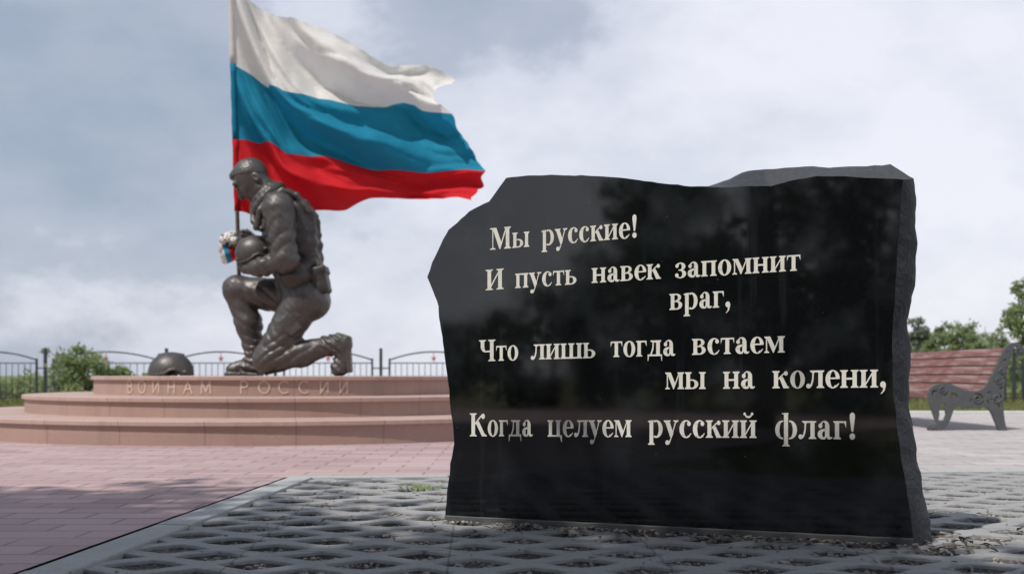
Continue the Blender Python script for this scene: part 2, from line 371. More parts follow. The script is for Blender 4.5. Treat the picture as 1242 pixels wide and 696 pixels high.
# ------------------------------------------------------------------ text glyphs (bold serif Cyrillic, 1000 units to the em)
def ell(cx, cy, rx, ry, a0, a1, irx, iry, n=22, icx=None):
    "crescent between two ellipses, as quads"
    icx = cx if icx is None else icx
    out = []
    for i in range(n):
        p = []
        for a in (a0+(a1-a0)*i/n, a0+(a1-a0)*(i+1)/n):
            a = R(a); p.append(((cx+rx*math.cos(a), cy+ry*math.sin(a)), (icx+irx*math.cos(a), cy+iry*math.sin(a))))
        out.append([p[0][0], p[1][0], p[1][1], p[0][1]])
    return out
def disc(cx, cy, r, n=14): return [[(cx+r*math.cos(2*math.pi*i/n), cy+r*math.sin(2*math.pi*i/n)) for i in range(n)]]
def rect(x0, y0, x1, y1): return [[(x0, y0), (x1, y0), (x1, y1), (x0, y1)]]
def serif(xl, xr, y, up, sl, sr):
    "thin slab under or over a stem [sl, sr], bracketed"
    t = 30 if up else -30; b = 62 if up else -62
    return [[(xl, y), (xr, y), (xr, y+t*.75), (sr, y+b), (sl, y+b), (xl, y+t*.75)]]
def stem(x, y0, y1, w=128, sb=1, st=1, e=52):
    o = rect(x, y0, x+w, y1)
    if sb: o += serif(x-e, x+w+e, y0, True, x, x+w)
    if st: o += serif(x-e, x+w+e, y1, False, x, x+w)
    return o
XH = 470
def G(ch):
    if ch == 'о': return 500, ell(250, 232, 226, 246, 0, 360, 88, 212, 30)
    if ch == 'с': return 450, ell(245, 232, 222, 246, 58, 308, 90, 212, 24, 262)+disc(345, 375, 62)+[[(368, 40), (425, 112), (405, 124), (340, 62)]]
    if ch == 'е': return 455, ell(240, 232, 218, 246, 8, 312, 86, 212, 26, 250)+rect(120, 236, 448, 276)+[[(372, 36), (436, 112), (414, 124), (340, 62)]]
    if ch == 'р': return 560, stem(70, -205, XH, st=0)+[[(15, XH-45), (70, XH-62), (208, XH+8), (208, XH-30), (15, XH-20)]]+ell(300, 232, 222, 246, -118, 118, 88, 200, 20)
    if ch == 'у': return 510, [[(30, XH), (182, XH), (330, 110), (262, -30), (236, -30)]]+[[(395, XH), (440, XH), (262, -30), (205, -150), (165, -150), (250, 0)]]+serif(-2, 235, XH, False, 40, 180)+serif(330, 505, XH, False, 400, 438)+disc(118, -140, 66)+[[(118, -206), (185, -190), (250, -70), (215, -40), (150, -150)]]
    if ch == 'к': return 545, stem(62, 0, XH)+[[(200, 225), (200, 275), (330, 390), (395, 420), (425, 380), (380, 385)]]+disc(432, 402, 62)+[[(235, 265), (330, 320), (480, 60), (530, 30), (530, 0), (360, 0)]]
    if ch in 'ий':
        o = stem(60, 0, XH)+stem(372, 0, XH)+[[(190, 60), (190, 130), (380, 410), (380, 340)]]
        if ch == 'й': o += ell(285, 660, 130, 130, 195, 345, 92, 76, 12)+disc(165, 640, 40)+disc(405, 640, 40)
        return 572, o
    if ch == 'ь': return 500, stem(60, 0, XH)+ell(265, 134, 205, 134, -95, 95, 78, 98, 18)+rect(190, 0, 265, 36)+rect(190, 232, 265, 268)
    if ch == 'ы':
        w, o = G('ь'); return 745, o+stem(548, 0, XH)
    if ch == 'п': return 580, stem(60, 0, XH)+stem(378, 0, XH)+rect(150, XH-50, 420, XH-2)
    if ch == 'н': return 580, stem(60, 0, XH)+stem(378, 0, XH)+rect(190, 216, 385, 266)
    if ch == 'т': return 480, stem(170, 0, XH, st=0)+rect(30, XH-46, 448, XH)+[[(18, XH), (50, XH), (60, XH-60), (18, XH-165)], [(460, XH), (428, XH), (418, XH-60), (460, XH-165)]]
    if ch == 'г': return 420, stem(62, 0, XH)+rect(150, XH-46, 390, XH-1)+[[(400, XH), (368, XH), (345, XH-55), (400, XH-175)]]
    if ch == 'а': return 490, rect(250, 70, 385, 350)+ell(235, 325, 150, 153, 5, 165, 55, 118, 16, 205)+disc(112, 345, 62)+ell(190, 125, 165, 135, 70, 300, 60, 80, 18, 225)+[[(240, 205), (300, 240), (300, 285), (190, 258)]]+[[(250, 90), (300, 40), (330, 0), (420, -8), (478, 38), (470, 58), (415, 52), (385, 80)]]+[[(190, -10), (255, 0), (290, 70), (255, 90), (215, 40)]]
    if ch == 'в': return 510, stem(60, 0, XH)+rect(190, XH-42, 262, XH-2)+rect(190, 226, 270, 264)+rect(190, 2, 270, 40)+ell(255, 358, 178, 112, -90, 90, 66, 74, 14)+ell(265, 132, 208, 132, -90, 90, 80, 94, 14)
    if ch == 'з': return 430, ell(195, 352, 178, 124, -80, 150, 60, 90, 16, 185)+ell(195, 122, 205, 134, -150, 85, 78, 100, 18, 185)+disc(75, 375, 58)+disc(68, 88, 62)+rect(130, 226, 220, 262)
    if ch == 'м': return 700, rect(75, 0, 112, XH)+serif(20, 180, 0, True, 76, 112)+stem(500, 0, XH)+[[(75, XH), (212, XH), (372, 150), (325, 0), (300, 0)]]+[[(325, 0), (302, 40), (500, XH), (540, XH)]]+serif(20, 180, XH, False, 76, 170)
    if ch == 'л': return 580, stem(385, 0, XH)+rect(180, XH-48, 410, XH-2)+serif(130, 300, XH, False, 185, 280)+[[(205, XH-10), (258, XH-10), (235, 180), (185, 50), (120, -10), (60, 0), (100, 60), (160, 120), (195, 250)]]+disc(78, 55, 64)
    if ch == 'ш': return 850, stem(60, 0, XH)+stem(356, 0, XH)+stem(652, 0, XH)+rect(150, 2, 700, 48)
    if ch == 'ц': return 590, stem(60, 0, XH)+stem(372, 0, XH)+rect(150, 2, 560, 48)+[[(530, 40), (585, 46), (585, -130), (560, -150), (530, -60), (490, 4)]]
    if ch == 'д': return 580, rect(345, 30, 480, XH-2)+rect(190, XH-48, 360, XH-3)+serif(130, 530, XH, False, 200, 478)+[[(215, XH-10), (262, XH-10), (240, 190), (165, 40), (95, 20), (160, 140), (200, 260)]]+rect(25, 0, 560, 52)+[[(25, 50), (80, 50), (60, -60), (40, -145), (25, -145)], [(560, 50), (505, 50), (525, -60), (545, -145), (560, -145)]]
    if ch == 'ф': return 740, stem(302, -205, 676, st=0)+[[(240, 650), (302, 640), (440, 682), (440, 640), (240, 672)]]+ell(250, 232, 222, 246, 80, 280, 88, 205, 20)+ell(490, 232, 222, 246, -100, 100, 88, 205, 20)
    if ch == 'М': return 950, rect(120, 0, 160, 676)+serif(20, 262, 0, True, 121, 160)+stem(690, 0, 676, 150, e=70)+[[(120, 676), (290, 676), (515, 190), (460, 0), (425, 0)]]+[[(460, 0), (430, 55), (690, 676), (745, 676)]]+serif(20, 250, 676, False, 121, 250)
    if ch == 'И': return 800, stem(100, 0, 676, 155, e=78)+stem(545, 0, 676, 155, e=78)+[[(250, 75), (250, 165), (550, 600), (550, 515)]]
    if ch == 'Ч': return 730, stem(480, 0, 676, 155, e=78)+stem(80, 470, 676, 155, sb=0, e=78)+ell(300, 470, 220, 190, 180, 285, 66, 140, 16, 305)+rect(340, 286, 490, 332)
    if ch == 'К': return 790, stem(90, 0, 676, 160, e=72)+[[(240, 330), (240, 385), (440, 560), (540, 625), (600, 590), (520, 560)]]+disc(610, 585, 80)+[[(290, 380), (415, 450), (680, 70), (770, 30), (770, 0), (560, 0)]]
    if ch == '!': return 333, disc(166, 75, 84, 18)+[[(140, 200), (192, 200), (245, 560), (240, 640), (200, 690), (132, 690), (92, 640), (87, 560)]]
    if ch == ',': return 260, disc(125, 78, 84, 18)+[[(205, 95), (209, 40), (170, -90), (70, -175), (58, -155), (120, -85), (130, 0)]]
    return 250, []
# the stone's face plane
A0 = Vector((-.229, 3.67, 0)); B0 = Vector((1.176, 3.14, 0))
U = (B0-A0).normalized(); NB = Vector((-U.y, U.x, 0))       # NB points away from the camera
if NB.y < 0: NB = -NB
def on_face(px, py, off=0):
    "point of the stone's face plane (moved back by off) seen at a photo position, as (u, w)"
    d = Vector(((px-CX)/F, 1, (HY-py)/F)); O = Vector((0, 0, H)); P0 = A0+NB*off
    t = (P0-O).dot(NB)/d.dot(NB); p = O+d*t
    return (p-A0).dot(U), p.z
def FW(u, w, off=0): return A0+U*u+NB*off+Vector((0, 0, w))
stone = empty('inscribed_stone', FW(.75, 0, .12)); tag(stone, 'upright slab of polished black granite with broken edges and a carved verse', 'memorial stone')
def S(p): return Vector(p)-Vector(stone.location)
def build_stone():
    front = [(614, 216), (640, 213.5), (675, 212.5), (712, 213), (745, 215), (790, 220), (830, 225), (862, 227), (900, 226.5), (935, 226), (960, 219), (990, 213), (1040, 215), (1078, 217), (1094.5, 218),
             (1093, 250), (1089, 296), (1086, 340), (1084.5, 371), (1082.5, 400), (1082.5, 450), (1084, 485), (1087, 511), (1093, 556), (1101, 600), (1108, 653), (1108, 661.5),
             (960, 654.5), (820, 647.5), (680, 641), (540, 634.5), (540, 624), (546.5, 562), (551, 538), (549, 511), (545, 480), (542, 450), (536, 408), (532.5, 385), (532, 371), (525, 352), (518, 336), (524, 318), (531.7, 302), (544, 279), (569, 256.5), (593, 244.5), (604, 229)]
    nF = len(front)
    mid = [None]*nF
    special = {7: (862, 226), 8: (900, 209), 9: (928, 204), 10: (965, 204), 11: (1005, 203), 12: (1060, 201), 13: (1080, 199), 14: (1108, 217),
               15: (1111.5, 248), 16: (1111, 305), 17: (1110, 341), 18: (1106, 366), 19: (1099.5, 388), 20: (1105, 430), 21: (1102, 490), 22: (1108, 522), 23: (1112.5, 565), 24: (1120, 598), 25: (1131, 645), 26: (1132, 652)}
    fr, md, bk = [], [], []
    cu, cw = .75, .6
    for i, (x, y) in enumerate(front):
        u, w = on_face(x, y); fr.append((u, max(w, -.02)))
        if i in special: mu, mw = on_face(*special[i], off=.13)
        else: mu, mw = u+(cu-u)*.03, w+(cw-w)*.02
        if i in (27, 28, 29, 30, 26): mw = -.02
        md.append((mu, mw)); bk.append((mu+(cu-mu)*.07, mw+(cw-mw)*.05 if mw > .02 else -.02))
    def dens(ring, amp, seed, par):
        out = []
        for i in range(nF):
            a, b = ring[i], ring[(i+1) % nF]; fa, fb = par[i], par[(i+1) % nF]
            n = max(2, int(math.hypot(fb[0]-fa[0], fb[1]-fa[1])/.018))
            bottom = (26 <= i <= 30)
            for k in range(n):
                t = k/n; u, w = a[0]+(b[0]-a[0])*t, a[1]+(b[1]-a[1])*t
                if amp and not bottom:
                    q = Vector((u*14, w*14, seed)); e = Vector((b[0]-a[0], b[1]-a[1])).normalized() if (b[0]-a[0], b[1]-a[1]) != (0, 0) else Vector((1, 0))
                    d = amp*(mnoise.noise(q)+.5*mnoise.noise(q*2.7)); u += -e.y*d; w += e.x*d
                out.append((u, w))
        return out
    rings = []
    NR = 9
    f0 = dens(fr, .0035, 0, fr)
    m0 = dens(md, .005, 5, fr); b0 = dens(bk, .012, 9, fr)
    n = len(f0); V = [S(FW(u, w, 0)) for u, w in f0]; Fc = [list(range(n-1, -1, -1))]; fm = [0]
    offs = []
    for r in range(1, NR+1):
        t = r/NR
        for i in range(n):
            if t <= .55:
                s = t/.55; u = f0[i][0]+(m0[i][0]-f0[i][0])*math.sin(s*math.pi/2)**.8; w = f0[i][1]+(m0[i][1]-f0[i][1])*s; off = .13*s
            else:
                s = (t-.55)/.45; u = m0[i][0]+(b0[i][0]-m0[i][0])*s; w = m0[i][1]+(b0[i][1]-m0[i][1])*s; off = .13+.10*s
            q = Vector((u*11, w*11, off*11)); ch = .006*(mnoise.noise(q*.8)+.6*mnoise.noise(q*2.3)+.5*mnoise.noise(q*5.1))*min(1, t*2)
            dx, dw = u-cu, w-cw; L = math.hypot(dx, dw)
            if w > .01: u += dx/L*ch; w += dw/L*ch
            off += .25*ch
            V.append(S(FW(u, w, off)))
        b = (r-1)*n; c = r*n
        for i in range(n):
            j = (i+1) % n; Fc.append((b+i, b+j, c+j, c+i)); fm.append(2 if (t <= .56 and .862 < f0[i][0] < 1.075 and f0[i][1] > 1.0) else 1)
    Fc.append(list(range(NR*n, NR*n+n))); fm.append(1)
    o = mesh('slab', V, Fc, [M['polish'], M['rough']], stone, fm=fm)
    o.data.materials.append(M['chip'])
    bm = bmesh.new(); bm.from_mesh(o.data); bmesh.ops.recalc_face_normals(bm, faces=bm.faces[:]); bm.to_mesh(o.data); bm.free()
    # unpolished band along the foot, 4 mm proud
    mb = MB(); 
    tl, tr_, br_, bl = on_face(540, 624.5), on_face(1108.2, 652.5), (on_face(1108.6, 661)[0]+.002, -.02), (on_face(540, 634.5)[0]-.002, -.02)
    pts = []
    for k in range(41):
        s = k/40; pts.append((tl[0]+(tr_[0]-tl[0])*s, tl[1]+(tr_[1]-tl[1])*s+.002*mnoise.noise((s*30, 0, 2)), bl[0]+(br_[0]-bl[0])*s))
    V = []; Fc = []
    for a, w, b in pts: V += [S(FW(a, w, -.001)), S(FW(a, w-.003, -.006)), S(FW(b, -.02, -.006))]
    for k in range(40):
        a = k*3; Fc += [(a, a+1, a+4, a+3), (a+1, a+2, a+5, a+4)]
    mesh('foot_band', V, Fc, M['band'], stone)
    # verse
    lines = [(.0725, [('Мы', 594.4, 303.2, 642.4, 299.2), ('русские!', 657, 298, 774.5, 288)]),
             (.0690, [('И', 589, 352.3, 611.5, 350.5), ('пусть', 625.2, 349.5, 699.8, 344.6), ('навек', 717.9, 343.3, 801.8, 338), ('запомнит', 819.3, 337.5, 971, 328)]),
             (.0730, [('враг,', 812.3, 376, 887, 372.2)]),
             (.0720, [('Что', 581.5, 438.3, 629, 436.6), ('лишь', 644, 436, 722.7, 434), ('тогда', 740.8, 433, 819.3, 431.2), ('встаем', 839.6, 430.3, 952.2, 427.3)]),
             (.0760, [('мы', 806.9, 471.8, 856.2, 471.4), ('на', 877.3, 471.3, 915.7, 470.8), ('колени,', 937, 470.7, 1076, 469.6)]),
             (.0780, [('Когда', 570, 528.8, 646.3, 528.8), ('целуем', 664.5, 529.2, 766.4, 529.7), ('русский', 786, 530, 918, 530.8), ('флаг!', 939.8, 531.4, 1040, 532.6)])]
    for cap, words in lines:
        for txt, x0, y0, x1, y1 in words:
            V = []; Fc = []; cnt = 0
            p0, p1 = on_face(x0, y0), on_face(x1, y1)
            gl = [G(c) for c in txt]; tot = sum(g[0] for g in gl)-30
            sx = math.hypot(p1[0]-p0[0], p1[1]-p0[1])/tot; sy = cap/676.0
            ang = math.atan2(p1[1]-p0[1], p1[0]-p0[0]); ca, sa = math.cos(ang), math.sin(ang)
            adv = -15
            for wd_, polys in gl:
                for pl in polys:
                    off = -.0016-.00009*(cnt % 9)-(.0009 if len(polys) > 3 and cnt % 2 else 0)*0; cnt += 1
                    b = len(V)
                    for (gx, gy) in pl:
                        a, h = (adv+gx)*sx, gy*sy
                        V.append(S(FW(p0[0]+a*ca, p0[1]+a*sa+h, off)))
                    Fc.append(list(range(b, b+len(pl))))
                adv += wd_
            mesh('carved_word', V, Fc, M['letter'], stone)
build_stone()

# ------------------------------------------------------------------ round granite platform
D = 10.6; PX = (355-CX)/F*D
plat = empty('stepped_platform', (PX, D, 0)); tag(plat, 'round three-stepped pink granite platform under the kneeling statue, inscribed on its top step', 'platform')
Z1, Z2, Z3 = .1755, .328, .494
RI, RII, RIII = 3.05, 2.44, 1.86
def lathe(name, prof, mat, n=144, smooth=True):
    V = []; Fc = []
    for i in range(n):
        a = 2*math.pi*i/n
        for r, z in prof: V.append((r*math.sin(a), -r*math.cos(a), z))
    k = len(prof)
    for i in range(n):
        for j in range(k-1): Fc.append((i*k+j, ((i+1) % n)*k+j, ((i+1) % n)*k+j+1, i*k+j+1))
    o = mesh(name, V, Fc, mat, plat)
    return o
def platform():
    t = .036
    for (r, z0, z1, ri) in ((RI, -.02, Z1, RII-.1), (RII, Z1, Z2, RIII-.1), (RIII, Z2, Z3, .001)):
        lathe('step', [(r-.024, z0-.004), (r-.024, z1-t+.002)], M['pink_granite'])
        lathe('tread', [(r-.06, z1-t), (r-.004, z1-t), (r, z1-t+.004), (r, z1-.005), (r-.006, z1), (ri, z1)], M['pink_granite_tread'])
    def stroke(pts, w):
        out = []
        for a, b in zip(pts[:-1], pts[1:]):
            a, b = Vector(a), Vector(b); d = (b-a).normalized()*w/2; n = Vector((-d.y, d.x)); a2, b2 = a-d*.6, b+d*.6
            out.append([a2+n, a2-n, b2-n, b2+n])
        return out
    def arc(cx, cy, rx, ry, a0, a1, n=14): return [(cx+rx*math.cos(R(a0+(a1-a0)*i/n)), cy+ry*math.sin(R(a0+(a1-a0)*i/n))) for i in range(n+1)]
    gl = {'В': [[(-.28, 0), (-.28, 1)], [(-.28, 1), (.02, 1)]+arc(.02, .77, .24, .23, 90, -90)+[(-.28, .54)], [(-.28, .54), (.05, .54)]+arc(.05, .27, .28, .27, 90, -90)+[(-.28, 0)]],
          'О': [arc(0, .5, .42, .5, 0, 360, 28)], 'С': [arc(0, .5, .42, .5, 48, 312, 22)],
          'И': [[(-.3, 1), (-.3, 0)], [(-.3, 0), (.3, 1)], [(.3, 1), (.3, 0)]], 'Н': [[(-.3, 1), (-.3, 0)], [(.3, 1), (.3, 0)], [(-.3, .5), (.3, .5)]],
          'А': [[(-.38, 0), (0, 1), (.38, 0)], [(-.24, .34), (.24, .34)]], 'М': [[(-.4, 0), (-.36, 1)], [(-.36, 1), (0, .15)], [(0, .15), (.36, 1)], [(.36, 1), (.4, 0)]],
          'Р': [[(-.26, 0), (-.26, 1)], [(-.26, 1), (.02, 1)]+arc(.02, .74, .26, .26, 90, -90)+[(-.26, .48)]]}
    c = 0
    h = .098; zb = Z2+.026; rr = RIII-.024
    for i, ch in enumerate('ВОИНАМ РОССИИ'):
        if ch == ' ': continue
        th = R(-47.4+5.05*i+11.4); V = []; Fc = []
        for pl in gl[ch]:
            for q in stroke([(x*h*1.02, y*h) for x, y in pl], .0135):
                off = .003+.00025*(c % 8); c += 1; b = len(V)
                for p in q:
                    a = th+p.x/rr; V.append(((rr+off)*math.sin(a), -(rr+off)*math.cos(a), zb+p.y))
                Fc.append(list(range(b, b+4)))
        mesh('carved_letter', V, Fc, M['inscr'], plat)
platform()

# ------------------------------------------------------------------ sculpting with a distance field
class Field:
    "signed distance grid; coordinates (x, depth, up) in photo pixels at the statue"
    def __init__(s, lo, hi, vox):
        s.lo = np.array(lo, float); s.v = vox; s.n = np.ceil((np.array(hi)-s.lo)/vox).astype(int)+1
        s.f = np.full(tuple(s.n), 40.0, np.float32)
    def sub(s, lo, hi):
        a = np.clip(np.floor((np.array(lo)-s.lo)/s.v).astype(int), 0, s.n); b = np.clip(np.ceil((np.array(hi)-s.lo)/s.v).astype(int)+1, 0, s.n)
        sl = tuple(slice(i, j) for i, j in zip(a, b))
        g = np.meshgrid(*[(s.lo[k]+s.v*np.arange(a[k], b[k])).astype(np.float32) for k in range(3)], indexing='ij', sparse=True)
        return sl, g
    def put(s, sl, d, k, op):
        f = s.f[sl]
        if f.size == 0: return
        if op == 'add':
            if k > 0:
                h = np.clip(.5+.5*(f-d)/k, 0, 1); s.f[sl] = f+(d-f)*h-k*h*(1-h)
            else: s.f[sl] = np.minimum(f, d)
        else:
            if k > 0:
                h = np.clip(.5-.5*(f+d)/k, 0, 1); s.f[sl] = f+(-d-f)*h+k*h*(1-h)
            else: s.f[sl] = np.maximum(f, -d)
    def cap(s, a, b, ra, rb=None, k=4, op='add', flat=None):
        rb = ra if rb is None else rb; a = np.array(a, float); b = np.array(b, float); m = max(ra, rb)+k+4
        sl, (x, y, z) = s.sub(np.minimum(a, b)-m, np.maximum(a, b)+m)
        ab = b-a; L2 = max((ab**2).sum(), 1e-6)
        t = np.clip(((x-a[0])*ab[0]+(y-a[1])*ab[1]+(z-a[2])*ab[2])/L2, 0, 1)
        dx, dy, dz = x-a[0]-t*ab[0], y-a[1]-t*ab[1], z-a[2]-t*ab[2]
        if flat: dy = dy*flat
        s.put(sl, np.sqrt(dx*dx+dy*dy+dz*dz)-(ra+(rb-ra)*t), k, op)
    def ell(s, c, r, ax=None, k=4, op='add', cut=None):
        c = np.array(c, float); r = np.array(r, float); m = r.max()+k+4
        sl, (x, y, z) = s.sub(c-m, c+m)
        p = [x-c[0], y-c[1], z-c[2]]
        if ax is not None: q = [p[0]*a[0]+p[1]*a[1]+p[2]*a[2] for a in ax]
        else: q = p
        k0 = np.sqrt((q[0]/r[0])**2+(q[1]/r[1])**2+(q[2]/r[2])**2); k1 = np.sqrt((q[0]/r[0]**2)**2+(q[1]/r[1]**2)**2+(q[2]/r[2]**2)**2)
        d = k0*(k0-1)/np.maximum(k1, 1e-4)
        d = np.where(k0 < .2, -r.min()*.8, d)
        if cut is not None:
            for (n0, p0) in cut:
                d = np.maximum(d, (x-p0[0])*n0[0]+(y-p0[1])*n0[1]+(z-p0[2])*n0[2])
        s.put(sl, d, k, op)
    def box(s, c, hs, ax, rad=2, k=3, op='add'):
        c = np.array(c, float); m = np.linalg.norm(hs)+k+4
        sl, (x, y, z) = s.sub(c-m, c+m); p = [x-c[0], y-c[1], z-c[2]]
        q = [np.abs(p[0]*a[0]+p[1]*a[1]+p[2]*a[2])-h+rad for a, h in zip(ax, hs)]
        d = np.sqrt(sum(np.maximum(v, 0)**2 for v in q))+np.minimum(np.maximum(np.maximum(q[0], q[1]), q[2]), 0)-rad
        s.put(sl, d, k, op)
    def all(s):
        return s.sub(s.lo, s.lo+s.v*(s.n-1))
    def net(s):
        f = s.f; S_ = f < 0; n = np.array(f.shape)-1
        cs = [(i, j, k) for i in (0, 1) for j in (0, 1) for k in (0, 1)]
        ga = lambda a, c: a[c[0]:c[0]+n[0], c[1]:c[1]+n[1], c[2]:c[2]+n[2]]
        cnt = sum(ga(S_, c).astype(np.int8) for c in cs); mk = (cnt > 0) & (cnt < 8)
        idx = -np.ones(tuple(n), int); idx[mk] = np.arange(mk.sum()); base = np.argwhere(mk).astype(float)
        vals = {c: ga(f, c)[mk] for c in cs}; acc = np.zeros_like(base); num = np.zeros(len(base))
        for c in cs:
            for a in range(3):
                if c[a] == 0:
                    c2 = list(c); c2[a] = 1; v0, v1 = vals[c], vals[tuple(c2)]; cr = (v0 < 0) != (v1 < 0)
                    t = np.where(cr, v0/np.where(cr, v0-v1, 1), 0)
                    p = np.tile(np.array(c, float), (len(base), 1)); p[:, a] = t
                    acc[cr] += p[cr]; num[cr] += 1
        V = s.lo+(base+acc/num[:, None])*s.v; Q = []
        for a in range(3):
            b, c = (a+1) % 3, (a+2) % 3
            sl0 = [slice(1, -1)]*3; sl0[a] = slice(0, -1); sl1 = list(sl0); sl1[a] = slice(1, None)
            s0 = S_[tuple(sl0)]; s1 = S_[tuple(sl1)]; e = np.argwhere(s0 != s1)
            if not len(e): continue
            fl = s0[tuple(e.T)]; e = e+np.array([0 if i == a else 1 for i in range(3)])
            def cell(db, dc):
                q = e.copy(); q[:, b] += db; q[:, c] += dc; return idx[tuple(q.T)]
            q = np.stack([cell(-1, -1), cell(0, -1), cell(0, 0), cell(-1, 0)], 1)
            q[~fl] = q[~fl][:, ::-1]; Q.append(q)
        return V, np.concatenate(Q)
PXM = D/F
def sculpt(name, fld, mat, parent, origin, smooth=True):
    V, Q = fld.net()
    wv = np.stack([(V[:, 0]-CX)*PXM, D+V[:, 1]*PXM, Z3+V[:, 2]*PXM], 1)-np.array(origin)
    return mesh(name, wv.tolist(), Q.tolist(), mat, parent, smooth)
def P(x, y, d): return (x, d, 457.0-y)
def wob(g, fr, seed):
    r = np.random.RandomState(seed); o = 0
    for _ in range(5):
        k = r.randn(3)*fr; o = o+np.sin(g[0]*k[0]+g[1]*k[1]+g[2]*k[2]+r.rand()*6.28)
    return o/5
statO = ((345-CX)*PXM, D, Z3)
statue = empty('soldier_statue', statO); tag(statue, 'dark bronze statue of a soldier kneeling on one knee with bowed head', 'statue')
def soldier():
    # ---------------- body: head, hands and uniform
    b = Field((258, -70, -4), (434, 70, 266), .85)
    NR_, FR = -23, 23                      # depth of near and far leg
    # pelvis and torso
    b.ell(P(373, 366, 0), (28, 37, 25), k=6)
    b.cap(P(366, 350, 0), P(352, 290, 0), 26, 29, k=8, flat=.78)
    b.ell(P(349, 280, 0), (30, 42, 36), k=8)
    b.cap(P(344, 256, -27), P(342, 256, 27), 15, 15, k=8)
    b.cap(P(352, 246, -16), P(352, 246, 16), 13, k=8)
    # near thigh and shin (kneeling leg)
    b.cap(P(372, 366, NR_+3), P(334, 433, NR_), 23.5, 18, k=5)
    b.ell(P(380, 369, NR_+9), (21, 22, 21), k=6)
    b.ell(P(328, 437, NR_), (15.5, 15, 17), k=4)
    b.cap(P(331, 438, NR_), P(372, 430, NR_), 17, 15, k=5)
    b.cap(P(368, 431, NR_), P(403, 421, NR_), 15.5, 11, k=5)
    # far thigh and shin (raised knee)
    b.cap(P(368, 362, FR), P(284, 352, FR), 24, 17.5, k=8)
    b.ell(P(281, 349, FR), (17, 17, 16), k=6)
    b.cap(P(283, 356, FR), P(296, 392, FR), 16, 16, k=5)
    b.cap(P(296, 392, FR), P(302, 428, FR), 16, 11, k=5)
    # near arm
    b.ell(P(346, 260, -40), (19, 15, 20), k=7)
    b.cap(P(347, 262, -42), P(356, 318, -47), 17, 14.5, k=6)
    b.ell(P(357, 321, -47), (14, 13, 14), k=5)
    b.cap(P(356, 322, -46), P(326, 329, -38), 14, 10.5, k=5)
    b.cap(P(330, 328, -39), P(320, 330, -36), 11.5, 10.5, k=3)
    # near hand under the held helmet: palm, four fingers, thumb
    b.cap(P(318, 329, -35), P(308, 330, -30), 7, 7, k=4)
    for i, (dx, dy, dd) in enumerate(((0, -4, 0), (0, -1, 1), (1, 2, 2), (2, 5, 3))):
        p0 = P(309+dx, 329+dy, -31+dd); p1 = P(300+dx, 328+dy*1.0, -27+dd); p2 = P(293+dx+i*.6, 325+dy*1.0, -18+dd)
        b.cap(p0, p1, 2.9, 2.7, k=1.5); b.cap(p1, p2, 2.7, 2.2, k=1.2)
    b.cap(P(313, 325, -34), P(303, 318, -31), 3.2, 2.6, k=2)
    # far arm to the flagpole
    b.ell(P(334, 262, 38), (17, 14, 19), k=7)
    b.cap(P(334, 262, 40), P(322, 300, 48), 15, 12.5, k=6)
    b.cap(P(322, 300, 48), P(300, 290, 44), 12.5, 9, k=5)
    # far gloved hand round the pole
    b.cap(P(300, 290, 44), P(294, 287, 42), 8, 7.5, k=3)
    for i in range(4):
        y = 277.5+i*4.6
        b.cap(P(293, y+1.5, 37), P(285, y, 34), 3.1, 2.9, k=1.2); b.cap(P(285, y, 34), P(281.5, y-.3, 39), 2.9, 2.5, k=1.2); b.cap(P(281.5, y-.3, 39), P(284, y, 46), 2.5, 2.2, k=1)
    b.cap(P(295, 281, 44), P(288, 275, 46), 3.2, 2.7, k=2)
    # neck and head
    b.cap(P(334, 246, 0), P(316, 227, 0), 18, 15, k=6)
    C = np.array(P(303.5, 216, 0)); Fv = np.array((-.72, 0, -.69)); Uv = np.array((-.69, 0, .72)); Sv = np.array((0, 1, 0))
    hd = lambda f, u, s=0: tuple(C+Fv*f+Uv*u+Sv*s)
    AX = (Fv, Sv, Uv)
    b.ell(hd(-1, 1), (21.5, 18.5, 20), AX, k=5)
    b.ell(hd(6, -8), (15, 15.5, 19), AX, k=5)                 # face mass
    b.cap(hd(2, -21, -9), hd(13, -27, -3), 6, 5.5, k=5); b.cap(hd(2, -21, 9), hd(13, -27, 3), 6, 5.5, k=5)     # jaw
    b.ell(hd(15, -28), (5.5, 6, 5), AX, k=4)                  # chin
    b.cap(hd(19, 3.5, -10), hd(19.5, 3.5, 10), 3, k=4)        # brow
    for sgn in (-1, 1):
        b.ell(hd(21, -2, 7.5*sgn), (6, 5, 4.0), AX, k=2.5, op='sub')
        b.ell(hd(16.6, -1.8, 7.2*sgn), (3.4, 3.6, 2.8), AX, k=1)
        b.ell(hd(14, -9, 9.5*sgn), (5.5, 4.5, 4.5), AX, k=4)  # cheek bone
        e = hd(-6, -10.5, 16.6*sgn)
        b.ell(e, (4.6, 2.6, 6.6), AX, k=1.5); b.ell(hd(-5, -9.5, 19.2*sgn), (2.2, 1.5, 3.6), AX, k=1, op='sub')
    b.cap(hd(19, 1), hd(25, -10.5), 2.2, 3.2, k=2.5)          # nose
    b.cap(hd(21.5, -11, -2.6), hd(21.5, -11, 2.6), 2.2, k=1.5)
    b.cap(hd(19.6, -17, -4), hd(19.6, -17, 4), 2.1, k=1.5); b.cap(hd(18.8, -21, -3.2), hd(18.8, -21, 3.2), 2.2, k=1.5)   # lips
    b.cap(hd(22, -19, -5), hd(22, -19, 5), 1.0, k=.8, op='sub')
    # sleeve and trouser folds
    sl, g = b.all(); x, d, u = g
    def band(c, r): return np.clip(1-np.sqrt(((x-c[0])/r[0])**2+((d-c[1])/r[1])**2+((u-c[2])/r[2])**2), 0, 1)
    w1 = wob(g, .11, 3)
    def rdg(t): return 1.1-2*np.abs(np.sin(t/2))
